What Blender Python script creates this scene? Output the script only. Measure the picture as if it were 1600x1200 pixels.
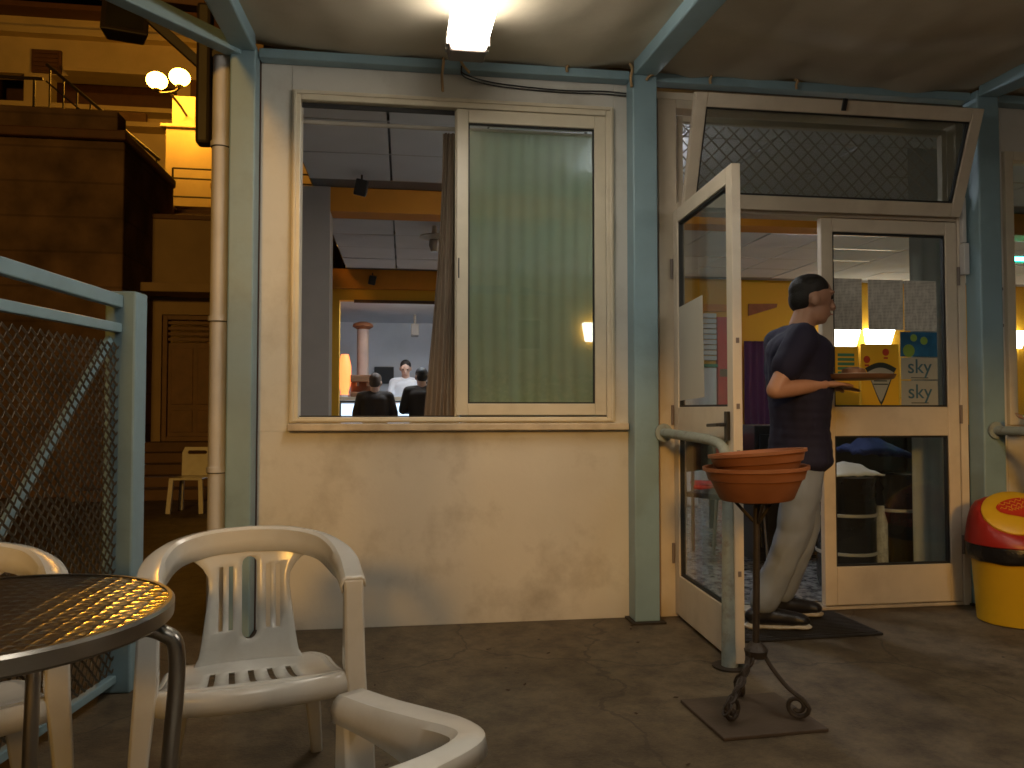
import bpy, bmesh, math, random
from mathutils import Vector, Matrix, noise
random.seed(7)
R = math.radians
scene = bpy.context.scene
for o in list(bpy.data.objects):
    bpy.data.objects.remove(o)

# ------------------------------------------------------------------ camera
cam_d = bpy.data.cameras.new('camera'); cam = bpy.data.objects.new('camera', cam_d)
scene.collection.objects.link(cam); scene.camera = cam
cam_d.sensor_fit = 'HORIZONTAL'; cam_d.sensor_width = 36.0; cam_d.lens = 27.0
cam_d.clip_start = 0.02; cam_d.clip_end = 600
cam.location = (0, -3.797, 1.05)
cam.rotation_euler = (R(90 + 1.9), 0, R(-8.0))
# ------------------------------------------------------------------ night sky
world = bpy.data.worlds.new('World'); scene.world = world; world.use_nodes = True
wn = world.node_tree
bgn = wn.nodes['Background']
sky = wn.nodes.new('ShaderNodeTexSky'); sky.sky_type = 'NISHITA'; sky.sun_disc = False
sky.sun_elevation = R(-4.0); sky.sun_rotation = R(200)
wn.links.new(sky.outputs[0], bgn.inputs[0]); bgn.inputs[1].default_value = 0.012
# ------------------------------------------------------------------ exposure / render
vs = scene.view_settings
vs.view_transform = 'Standard'; vs.look = 'None'; vs.exposure = 0.0; vs.gamma = 1.0; vs.use_curve_mapping = False
scene.render.engine = 'CYCLES'
cy = scene.cycles
cy.use_denoising = True
cy.sample_clamp_indirect = 4.0; cy.sample_clamp_direct = 40.0
cy.transparent_max_bounces = 12; cy.max_bounces = 5; cy.diffuse_bounces = 3; cy.glossy_bounces = 3
cy.caustics_reflective = False; cy.caustics_refractive = False
cy.filter_width = 1.6
COL = scene.collection

# ================================================================== materials
def new_mat(name):
    m = bpy.data.materials.new(name); m.use_nodes = True
    nt = m.node_tree; b = nt.nodes['Principled BSDF']
    return m, nt, b
def mat(name, c, rough=0.6, metal=0.0, var=0.12, scale=6.0, bump=0.0, bscale=60.0, dirt=0.0, dirtc=(0.08, 0.06, 0.04), dscale=2.5, spec=0.5):
    """base colour with noise variation, optional blotchy dirt and fine relief"""
    m, nt, b = new_mat(name); N = nt.nodes.new; L = nt.links.new
    tc = N('ShaderNodeTexCoord')
    n1 = N('ShaderNodeTexNoise'); n1.inputs['Scale'].default_value = scale; n1.inputs['Detail'].default_value = 5
    L(tc.outputs['Object'], n1.inputs['Vector'])
    r = N('ShaderNodeValToRGB')
    r.color_ramp.elements[0].position = 0.3; r.color_ramp.elements[1].position = 0.7
    r.color_ramp.elements[0].color = tuple(x * (1 - var) for x in c) + (1,)
    r.color_ramp.elements[1].color = tuple(min(1, x * (1 + var * 0.6)) for x in c) + (1,)
    L(n1.outputs['Fac'], r.inputs['Fac']); out = r.outputs['Color']
    if dirt > 0:
        n2 = N('ShaderNodeTexNoise'); n2.inputs['Scale'].default_value = dscale; n2.inputs['Detail'].default_value = 8
        n2.inputs['Roughness'].default_value = 0.65
        L(tc.outputs['Object'], n2.inputs['Vector'])
        r2 = N('ShaderNodeValToRGB'); r2.color_ramp.elements[0].position = 0.5; r2.color_ramp.elements[1].position = 0.78
        r2.color_ramp.elements[1].color = (dirt,) * 3 + (1,)
        L(n2.outputs['Fac'], r2.inputs['Fac'])
        mx = N('ShaderNodeMix'); mx.data_type = 'RGBA'
        L(r2.outputs['Color'], mx.inputs['Factor']); L(out, mx.inputs['A']); mx.inputs['B'].default_value = dirtc + (1,)
        out = mx.outputs['Result']
    L(out, b.inputs['Base Color'])
    b.inputs['Metallic'].default_value = metal; b.inputs['Specular IOR Level'].default_value = spec
    rr = N('ShaderNodeMapRange'); rr.inputs['To Min'].default_value = max(0.02, rough - 0.08); rr.inputs['To Max'].default_value = min(1, rough + 0.1)
    L(n1.outputs['Fac'], rr.inputs['Value']); L(rr.outputs['Result'], b.inputs['Roughness'])
    if bump > 0:
        n3 = N('ShaderNodeTexNoise'); n3.inputs['Scale'].default_value = bscale; n3.inputs['Detail'].default_value = 4
        L(tc.outputs['Object'], n3.inputs['Vector'])
        bp = N('ShaderNodeBump'); bp.inputs['Strength'].default_value = bump; bp.inputs['Distance'].default_value = 0.01
        L(n3.outputs['Fac'], bp.inputs['Height']); L(bp.outputs['Normal'], b.inputs['Normal'])
    return m
def emit(name, c, s):
    m, nt, b = new_mat(name)
    b.inputs['Base Color'].default_value = tuple(min(1, x) for x in c) + (1,)
    b.inputs['Emission Color'].default_value = c + (1,); b.inputs['Emission Strength'].default_value = s
    return m
def glass(name, tint=(0.93, 0.97, 0.95), refl=1.0, haze=0.0, hazec=(0.5, 0.5, 0.5)):
    m, nt, b = new_mat(name); N = nt.nodes.new; L = nt.links.new
    nt.nodes.remove(b); out = nt.nodes['Material Output']
    t = N('ShaderNodeBsdfTransparent'); t.inputs[0].default_value = tint + (1,)
    g = N('ShaderNodeBsdfGlossy'); g.inputs['Roughness'].default_value = 0.015
    fr = N('ShaderNodeLayerWeight'); fr.inputs['Blend'].default_value = 0.5
    pw = N('ShaderNodeMath'); pw.operation = 'POWER'; pw.inputs[1].default_value = 5.0; L(fr.outputs['Facing'], pw.inputs[0])
    mu = N('ShaderNodeMath'); mu.operation = 'MULTIPLY_ADD'; mu.inputs[1].default_value = 0.9 * refl; mu.inputs[2].default_value = 0.045 * refl
    L(pw.outputs[0], mu.inputs[0])
    mx = N('ShaderNodeMixShader'); L(mu.outputs[0], mx.inputs[0]); L(t.outputs[0], mx.inputs[1]); L(g.outputs[0], mx.inputs[2])
    last = mx.outputs[0]
    if haze > 0:
        d = N('ShaderNodeBsdfDiffuse'); d.inputs[0].default_value = hazec + (1,)
        tc = N('ShaderNodeTexCoord'); n = N('ShaderNodeTexNoise'); n.inputs['Scale'].default_value = 3; n.inputs['Detail'].default_value = 6
        L(tc.outputs['Object'], n.inputs['Vector'])
        mr = N('ShaderNodeMapRange'); mr.inputs['From Min'].default_value = 0.35; mr.inputs['From Max'].default_value = 0.75; mr.inputs['To Max'].default_value = haze
        L(n.outputs['Fac'], mr.inputs['Value'])
        m2 = N('ShaderNodeMixShader'); L(mr.outputs[0], m2.inputs[0]); L(last, m2.inputs[1]); L(d.outputs[0], m2.inputs[2]); last = m2.outputs[0]
    L(last, out.inputs['Surface'])
    return m
def sheer(name, c, open_=0.4):
    m, nt, b = new_mat(name); N = nt.nodes.new; L = nt.links.new
    nt.nodes.remove(b); out = nt.nodes['Material Output']
    d = N('ShaderNodeBsdfDiffuse'); d.inputs[0].default_value = c + (1,)
    tl = N('ShaderNodeBsdfTranslucent'); tl.inputs[0].default_value = c + (1,)
    a = N('ShaderNodeMixShader'); a.inputs[0].default_value = 0.35; L(d.outputs[0], a.inputs[1]); L(tl.outputs[0], a.inputs[2])
    t = N('ShaderNodeBsdfTransparent')
    mx = N('ShaderNodeMixShader'); mx.inputs[0].default_value = open_; L(a.outputs[0], mx.inputs[1]); L(t.outputs[0], mx.inputs[2])
    L(mx.outputs[0], out.inputs['Surface'])
    return m
def screen_mat(name, c, scale=110.0, cover=0.5):
    """fine woven fly mesh, threads too small to build"""
    m, nt, b = new_mat(name); N = nt.nodes.new; L = nt.links.new
    out = nt.nodes['Material Output']; b.inputs['Base Color'].default_value = c + (1,); b.inputs['Roughness'].default_value = 0.5
    tc = N('ShaderNodeTexCoord'); vals = []
    for d in ('X', 'Z'):
        w = N('ShaderNodeTexWave'); w.bands_direction = d; w.inputs['Scale'].default_value = scale
        L(tc.outputs['Object'], w.inputs['Vector']); vals.append(w.outputs['Fac'])
    mxm = N('ShaderNodeMath'); mxm.operation = 'MAXIMUM'; L(vals[0], mxm.inputs[0]); L(vals[1], mxm.inputs[1])
    mr = N('ShaderNodeMapRange'); mr.inputs['From Min'].default_value = 0.55; mr.inputs['From Max'].default_value = 0.9
    mr.inputs['To Min'].default_value = 0.04; mr.inputs['To Max'].default_value = min(1, cover * 1.5); L(mxm.outputs[0], mr.inputs['Value'])
    t = N('ShaderNodeBsdfTransparent'); mx = N('ShaderNodeMixShader')
    L(mr.outputs[0], mx.inputs[0]); L(t.outputs[0], mx.inputs[1]); L(b.outputs[0], mx.inputs[2]); L(mx.outputs[0], out.inputs['Surface'])
    return m
def printed(name, paper, ink, lines=55.0):
    """sheet of paper with rows of illegible small print"""
    m, nt, b = new_mat(name); N = nt.nodes.new; L = nt.links.new
    tc = N('ShaderNodeTexCoord')
    w = N('ShaderNodeTexWave'); w.bands_direction = 'Z'; w.inputs['Scale'].default_value = lines; L(tc.outputs['Object'], w.inputs['Vector'])
    n = N('ShaderNodeTexNoise'); n.inputs['Scale'].default_value = 60; mp = N('ShaderNodeMapping'); mp.inputs['Scale'].default_value = (1, 1, 0.35)
    L(tc.outputs['Object'], mp.inputs['Vector']); L(mp.outputs[0], n.inputs['Vector'])
    mu = N('ShaderNodeMath'); mu.operation = 'MULTIPLY'; L(w.outputs['Fac'], mu.inputs[0]); L(n.outputs['Fac'], mu.inputs[1])
    r = N('ShaderNodeValToRGB'); r.color_ramp.elements[0].position = 0.33; r.color_ramp.elements[1].position = 0.5
    r.color_ramp.elements[0].color = paper + (1,); r.color_ramp.elements[1].color = ink + (1,)
    L(mu.outputs[0], r.inputs['Fac']); L(r.outputs[0], b.inputs['Base Color']); b.inputs['Roughness'].default_value = 0.7
    return m

M = {}
def floor_mat():
    m, nt, b = new_mat('terrace concrete'); N = nt.nodes.new; L = nt.links.new
    tc = N('ShaderNodeTexCoord')
    def nz(s, d=6, rg=0.6):
        n = N('ShaderNodeTexNoise'); n.inputs['Scale'].default_value = s; n.inputs['Detail'].default_value = d; n.inputs['Roughness'].default_value = rg
        L(tc.outputs['Object'], n.inputs['Vector']); return n.outputs['Fac']
    big = nz(1.1, 5); mid = nz(6.5, 10, 0.78); fine = nz(90, 3)
    r1 = N('ShaderNodeValToRGB'); e = r1.color_ramp.elements
    e[0].position = 0.3; e[0].color = (0.082, 0.061, 0.038, 1); e[1].position = 0.72; e[1].color = (0.175, 0.14, 0.095, 1)
    L(big, r1.inputs['Fac'])
    r2 = N('ShaderNodeValToRGB'); e = r2.color_ramp.elements
    e[0].position = 0.36; e[0].color = (0.48, 0.43, 0.38, 1); e[1].position = 0.62; e[1].color = (1.3, 1.25, 1.15, 1)
    L(mid, r2.inputs['Fac'])
    mu = N('ShaderNodeMix'); mu.data_type = 'RGBA'; mu.blend_type = 'MULTIPLY'; mu.inputs['Factor'].default_value = 1
    L(r1.outputs[0], mu.inputs['A']); L(r2.outputs[0], mu.inputs['B'])
    v = N('ShaderNodeTexVoronoi'); v.inputs['Scale'].default_value = 7.0; v.inputs['Randomness'].default_value = 1.0
    L(tc.outputs['Object'], v.inputs['Vector'])
    lt = N('ShaderNodeMath'); lt.operation = 'LESS_THAN'; lt.inputs[1].default_value = 0.055; L(v.outputs['Distance'], lt.inputs[0])
    gt = N('ShaderNodeMath'); gt.operation = 'GREATER_THAN'; gt.inputs[1].default_value = 0.5; L(mid, gt.inputs[0])
    sp = N('ShaderNodeMath'); sp.operation = 'MULTIPLY'; L(lt.outputs[0], sp.inputs[0]); L(gt.outputs[0], sp.inputs[1])
    m2 = N('ShaderNodeMix'); m2.data_type = 'RGBA'; L(sp.outputs[0], m2.inputs['Factor']); L(mu.outputs['Result'], m2.inputs['A']); m2.inputs['B'].default_value = (0.03, 0.022, 0.015, 1)
    ve = N('ShaderNodeTexVoronoi'); ve.feature = 'DISTANCE_TO_EDGE'; ve.inputs['Scale'].default_value = 0.75
    dn = N('ShaderNodeTexNoise'); dn.inputs['Scale'].default_value = 3.5; dn.inputs['Detail'].default_value = 6; L(tc.outputs['Object'], dn.inputs['Vector'])
    dm = N('ShaderNodeMix'); dm.data_type = 'RGBA'; dm.blend_type = 'LINEAR_LIGHT'; dm.inputs['Factor'].default_value = 0.16; L(tc.outputs['Object'], dm.inputs['A']); L(dn.outputs['Color'], dm.inputs['B'])
    L(dm.outputs['Result'], ve.inputs['Vector'])
    ce = N('ShaderNodeMath'); ce.operation = 'LESS_THAN'; ce.inputs[1].default_value = 0.0045; L(ve.outputs['Distance'], ce.inputs[0])
    cs = N('ShaderNodeMath'); cs.operation = 'MULTIPLY'; cs.inputs[1].default_value = 0.45; L(ce.outputs[0], cs.inputs[0])
    m3 = N('ShaderNodeMix'); m3.data_type = 'RGBA'; L(cs.outputs[0], m3.inputs['Factor']); L(m2.outputs['Result'], m3.inputs['A']); m3.inputs['B'].default_value = (0.03, 0.022, 0.015, 1)
    L(m3.outputs['Result'], b.inputs['Base Color'])
    rr = N('ShaderNodeMapRange'); rr.inputs['To Min'].default_value = 0.5; rr.inputs['To Max'].default_value = 0.85; L(mid, rr.inputs['Value']); L(rr.outputs[0], b.inputs['Roughness'])
    bp = N('ShaderNodeBump'); bp.inputs['Strength'].default_value = 0.5; bp.inputs['Distance'].default_value = 0.006
    ad = N('ShaderNodeMath'); L(fine, ad.inputs[0]); L(mid, ad.inputs[1]); L(ad.outputs[0], bp.inputs['Height']); L(bp.outputs[0], b.inputs['Normal'])
    return m
M['ground'] = floor_mat()
M['wall'] = mat('white painted panel', (0.72, 0.70, 0.64), 0.5, var=0.05, scale=3, bump=0.06, bscale=30, dirt=0.42, dirtc=(0.27, 0.21, 0.14), dscale=2.6)
M['walllow'] = mat('stained white panel', (0.68, 0.655, 0.595), 0.55, var=0.10, scale=1.6, bump=0.1, bscale=30, dirt=0.62, dirtc=(0.22, 0.18, 0.125), dscale=2.4)
M['alu'] = mat('cream aluminium', (0.74, 0.67, 0.52), 0.35, var=0.05, scale=8, dirt=0.22, dirtc=(0.34, 0.26, 0.16), dscale=7)
M['alu2'] = mat('white door aluminium', (0.72, 0.63, 0.50), 0.36, var=0.05, scale=8, dirt=0.25, dirtc=(0.32, 0.23, 0.14), dscale=5)
M['rust'] = mat('rust stained trim', (0.35, 0.17, 0.07), 0.8, var=0.4, scale=14)
M['gasket'] = mat('black gasket', (0.02, 0.02, 0.02), 0.6)
M['blue'] = mat('light blue steel paint', (0.26, 0.39, 0.45), 0.42, var=0.1, scale=5, dirt=0.3, dirtc=(0.10, 0.12, 0.11), dscale=4)
M['bluepeel'] = mat('peeling blue paint', (0.32, 0.37, 0.35), 0.6, var=0.15, scale=12, bump=0.3, bscale=40, dirt=0.85, dirtc=(0.12, 0.08, 0.05), dscale=16)
M['fabric'] = mat('beige canopy fabric', (0.58, 0.51, 0.39), 0.85, var=0.12, scale=1.6, bump=0.12, bscale=25, dirt=0.2, dirtc=(0.25, 0.18, 0.10), dscale=3)
M['rope'] = mat('tan rope', (0.45, 0.30, 0.15), 0.85)
M['pipe'] = mat('pinkish white pipe', (0.70, 0.68, 0.66), 0.4, var=0.08, dirt=0.3, dirtc=(0.3, 0.22, 0.15))
M['marble'] = mat('travertine sill', (0.62, 0.53, 0.40), 0.45, var=0.25, scale=9, dirt=0.35, dirtc=(0.3, 0.2, 0.1), dscale=12)
M['glass'] = glass('window glass', refl=1.0, haze=0.10, hazec=(0.45, 0.45, 0.42))
M['glassdirty'] = glass('smudged glass', (0.92, 0.95, 0.93), 1.0, haze=0.015)
M['plastic'] = mat('white glossy plastic', (0.68, 0.67, 0.63), 0.17, var=0.05, scale=5, dirt=0.28, dirtc=(0.38, 0.33, 0.26), dscale=9)
M['fix'] = mat('grey fixture plastic', (0.20, 0.16, 0.14), 0.5)
M['lamp'] = emit('fluorescent diffuser', (1.0, 0.92, 0.79), 16.5)
M['black'] = mat('black plastic', (0.018, 0.018, 0.02), 0.35, var=0.3)
M['rubber'] = mat('rubber mat', (0.025, 0.022, 0.02), 0.8, var=0.4, scale=20, bump=0.6, bscale=160)
M['iron'] = mat('dark wrought iron', (0.035, 0.025, 0.018), 0.55, var=0.4, scale=20, bump=0.25, bscale=80)
M['terra'] = mat('terracotta plastic', (0.29, 0.105, 0.038), 0.6, var=0.2, scale=7, dirt=0.2, dirtc=(0.3, 0.12, 0.06), dscale=7)
M['soil'] = mat('dry soil', (0.06, 0.035, 0.02), 0.95, bump=0.8)
M['plate'] = mat('dark base plate', (0.085, 0.06, 0.042), 0.7, var=0.3, bump=0.2, dirt=0.4, dirtc=(0.04, 0.03, 0.02))
M['binyellow'] = mat('yellow bin plastic', (0.72, 0.43, 0.015), 0.38, var=0.06)
M['binred'] = mat('red bin plastic', (0.36, 0.02, 0.012), 0.35, var=0.08)
M['logored'] = mat('logo red', (0.55, 0.04, 0.015), 0.4)
M['bag'] = mat('black bin bag', (0.012, 0.011, 0.012), 0.3, bump=0.8, bscale=25)
M['chrome'] = mat('brushed steel', (0.42, 0.40, 0.37), 0.3, 1.0, var=0.1)
def swirl():
    m, nt, b = new_mat('swirl polished steel'); N = nt.nodes.new; L = nt.links.new
    tc = N('ShaderNodeTexCoord'); v = N('ShaderNodeTexVoronoi'); v.inputs['Scale'].default_value = 34; v.inputs['Randomness'].default_value = 0.12
    L(tc.outputs['Object'], v.inputs['Vector'])
    w = N('ShaderNodeMath'); w.operation = 'SINE'; mm = N('ShaderNodeMath'); mm.operation = 'MULTIPLY'; mm.inputs[1].default_value = 9
    L(v.outputs['Distance'], mm.inputs[0]); L(mm.outputs[0], w.inputs[0])
    bp = N('ShaderNodeBump'); bp.inputs['Strength'].default_value = 0.16; bp.inputs['Distance'].default_value = 0.005
    L(w.outputs[0], bp.inputs['Height']); L(bp.outputs[0], b.inputs['Normal'])
    b.inputs['Base Color'].default_value = (0.66, 0.64, 0.61, 1); b.inputs['Metallic'].default_value = 1; b.inputs['Roughness'].default_value = 0.2
    return m
M['swirl'] = swirl()
# street side
M['stucco'] = mat('cream stucco', (0.55, 0.45, 0.30), 0.9, var=0.12, scale=1.5, bump=0.2, bscale=20, dirt=0.3, dirtc=(0.25, 0.17, 0.09), dscale=0.7)
M['stone'] = mat('rough stone wall', (0.16, 0.10, 0.065), 0.95, var=0.35, scale=1.8, bump=0.5, bscale=8, dirt=0.5, dirtc=(0.06, 0.04, 0.03), dscale=0.8)
def courses():
    m, nt, b = new_mat('coursed stone wall'); N = nt.nodes.new; L = nt.links.new
    tc = N('ShaderNodeTexCoord'); mp = N('ShaderNodeMapping'); mp.inputs['Rotation'].default_value = (R(90), 0, 0); L(tc.outputs['Object'], mp.inputs['Vector'])
    br = N('ShaderNodeTexBrick'); br.inputs['Scale'].default_value = 1.0; br.inputs['Brick Width'].default_value = 9.0; br.inputs['Row Height'].default_value = 0.42; br.inputs['Mortar Size'].default_value = 0.014
    br.inputs['Color1'].default_value = (0.165, 0.105, 0.068, 1); br.inputs['Color2'].default_value = (0.15, 0.097, 0.062, 1); br.inputs['Mortar'].default_value = (0.115, 0.074, 0.048, 1)
    L(mp.outputs[0], br.inputs['Vector'])
    n = N('ShaderNodeTexNoise'); n.inputs['Scale'].default_value = 2.2; n.inputs['Detail'].default_value = 8; L(tc.outputs['Object'], n.inputs['Vector'])
    r = N('ShaderNodeValToRGB'); r.color_ramp.elements[0].position = 0.3; r.color_ramp.elements[0].color = (0.45, 0.45, 0.45, 1); r.color_ramp.elements[1].position = 0.7; r.color_ramp.elements[1].color = (1.3, 1.3, 1.3, 1); L(n.outputs['Fac'], r.inputs['Fac'])
    mu = N('ShaderNodeMix'); mu.data_type = 'RGBA'; mu.blend_type = 'MULTIPLY'; mu.inputs['Factor'].default_value = 1; L(br.outputs['Color'], mu.inputs['A']); L(r.outputs[0], mu.inputs['B'])
    L(mu.outputs['Result'], b.inputs['Base Color']); b.inputs['Roughness'].default_value = 0.95
    bp = N('ShaderNodeBump'); bp.inputs['Strength'].default_value = 0.6; bp.inputs['Distance'].default_value = 0.03; L(n.outputs['Fac'], bp.inputs['Height']); L(bp.outputs[0], b.inputs['Normal'])
    return m
M['courses'] = courses()
M['stonelight'] = mat('plain rendered wall', (0.30, 0.22, 0.13), 0.9, var=0.15, scale=2, bump=0.2)
M['dkwin'] = mat('dark window recess', (0.02, 0.014, 0.01), 0.25)
M['shutter'] = mat('brown shutter', (0.11, 0.05, 0.025), 0.6, var=0.2)
M['oldwood'] = mat('old brown door', (0.17, 0.095, 0.045), 0.6, var=0.25)
M['railing'] = mat('dark railing', (0.03, 0.022, 0.015), 0.5)
M['globe'] = emit('sodium globe', (1.0, 0.43, 0.035), 135.0)
M['sodium'] = emit('street lamp lens', (1.0, 0.52, 0.12), 400.0)
M['leaf'] = mat('dark leaves', (0.05, 0.085, 0.03), 0.6, var=0.4, scale=3)
M['dryleaf'] = mat('dead leaf', (0.06, 0.035, 0.018), 0.8)
# inside
M['tile'] = mat('mineral ceiling tile', (0.70, 0.71, 0.74), 0.9, var=0.05, scale=3, bump=0.1, bscale=80)
M['tgrid'] = mat('ceiling grid', (0.20, 0.20, 0.21), 0.6)
M['orange'] = mat('orange paint', (0.72, 0.27, 0.02), 0.7, var=0.07)
M['yellow'] = mat('yellow paint', (0.80, 0.42, 0.025), 0.7, var=0.07, scale=1.5)
M['white'] = mat('white paint', (0.74, 0.75, 0.78), 0.7, var=0.04)
M['grey'] = mat('grey paint', (0.44, 0.39, 0.34), 0.8, var=0.06)
M['browncurtain'] = mat('brown curtain', (0.30, 0.23, 0.17), 0.9, var=0.12)
M['greycurtain'] = mat('grey curtain', (0.44, 0.45, 0.46), 0.9, var=0.1)
M['green'] = sheer('sheer green curtain', (0.35, 0.43, 0.295), 0.2)
def terrazzo():
    m, nt, b = new_mat('polished terrazzo'); N = nt.nodes.new; L = nt.links.new
    tc = N('ShaderNodeTexCoord'); n = N('ShaderNodeTexNoise'); n.inputs['Scale'].default_value = 26; n.inputs['Detail'].default_value = 6
    L(tc.outputs['Object'], n.inputs['Vector'])
    r = N('ShaderNodeValToRGB'); r.color_ramp.elements[0].position = 0.4; r.color_ramp.elements[1].position = 0.62
    r.color_ramp.elements[0].color = (0.10, 0.10, 0.10, 1); r.color_ramp.elements[1].color = (0.40, 0.39, 0.37, 1)
    L(n.outputs['Fac'], r.inputs['Fac']); L(r.outputs[0], b.inputs['Base Color']); b.inputs['Roughness'].default_value = 0.22
    bp = N('ShaderNodeBump'); bp.inputs['Strength'].default_value = 0.12; bp.inputs['Distance'].default_value = 0.004; L(n.outputs['Fac'], bp.inputs['Height']); L(bp.outputs[0], b.inputs['Normal'])
    return m
M['terrazzo'] = terrazzo()
M['sconce'] = emit('lit sconce glass', (1.0, 0.94, 0.82), 9.0)
M['tube'] = emit('cool white tube', (0.80, 0.90, 1.0), 85.0)
M['case'] = emit('lit display case', (0.62, 0.80, 1.0), 1.7)
M['orangelamp'] = emit('orange lit lamp', (1.0, 0.22, 0.06), 2.2)
M['neon'] = emit('green neon', (0.05, 1.0, 0.55), 50.0)
M['barrel'] = mat('black drum', (0.012, 0.012, 0.014), 0.25, var=0.2)
M['band'] = mat('pale metal band', (0.55, 0.52, 0.46), 0.4, 0.3)
M['wood'] = mat('brown wood', (0.20, 0.10, 0.05), 0.5, var=0.25)
M['peach'] = mat('peach plaster', (0.55, 0.40, 0.32), 0.7)
M['redpaint'] = mat('red panel', (0.60, 0.04, 0.03), 0.5)
M['purple'] = mat('purple cloth', (0.07, 0.02, 0.07), 0.8)
M['bluecloth'] = mat('blue cloth', (0.03, 0.05, 0.16), 0.8)
M['skin'] = mat('skin', (0.46, 0.24, 0.15), 0.5, var=0.08)
M['skinpale'] = mat('pale skin', (0.60, 0.38, 0.29), 0.5, var=0.06)
M['hair'] = mat('dark hair', (0.018, 0.013, 0.01), 0.6, var=0.3, bump=0.4, bscale=120)
M['hairbrown'] = mat('brown hair', (0.07, 0.04, 0.022), 0.6, var=0.3, bump=0.4, bscale=120)
M['navy'] = mat('navy cotton', (0.011, 0.010, 0.034), 0.85, var=0.15)
M['beige'] = mat('grey cotton', (0.25, 0.29, 0.36), 0.85, var=0.12)
M['shirtwhite'] = mat('white cotton', (0.72, 0.72, 0.74), 0.85, var=0.06)
M['darkcloth'] = mat('dark brown cotton', (0.035, 0.024, 0.016), 0.85)
M['shoe'] = mat('black shoe', (0.015, 0.014, 0.016), 0.4)
M['sole'] = mat('white sole', (0.62, 0.57, 0.48), 0.6)
M['eye'] = mat('eye', (0.03, 0.02, 0.02), 0.2)
M['paper'] = printed('printed notice', (0.62, 0.60, 0.54), (0.20, 0.19, 0.17), 40)
M['paperplain'] = mat('plain paper', (0.55, 0.52, 0.44), 0.8, var=0.03)
M['posteryellow'] = mat('yellow poster', (0.80, 0.46, 0.02), 0.6, var=0.03)
M['cardgrey'] = mat('grey card', (0.40, 0.40, 0.34), 0.6, var=0.04)
M['cardblue'] = mat('blue card', (0.02, 0.13, 0.28), 0.5, var=0.5, scale=9)
M['cardgreen'] = mat('green print', (0.06, 0.22, 0.13), 0.6)
M['inkdark'] = mat('dark ink', (0.02, 0.03, 0.03), 0.6)
M['inkteal'] = mat('teal ink', (0.05, 0.14, 0.20), 0.6)
M['inkred'] = mat('red ink', (0.5, 0.05, 0.02), 0.6)
M['limegreen'] = mat('lime print', (0.22, 0.36, 0.06), 0.6)

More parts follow.
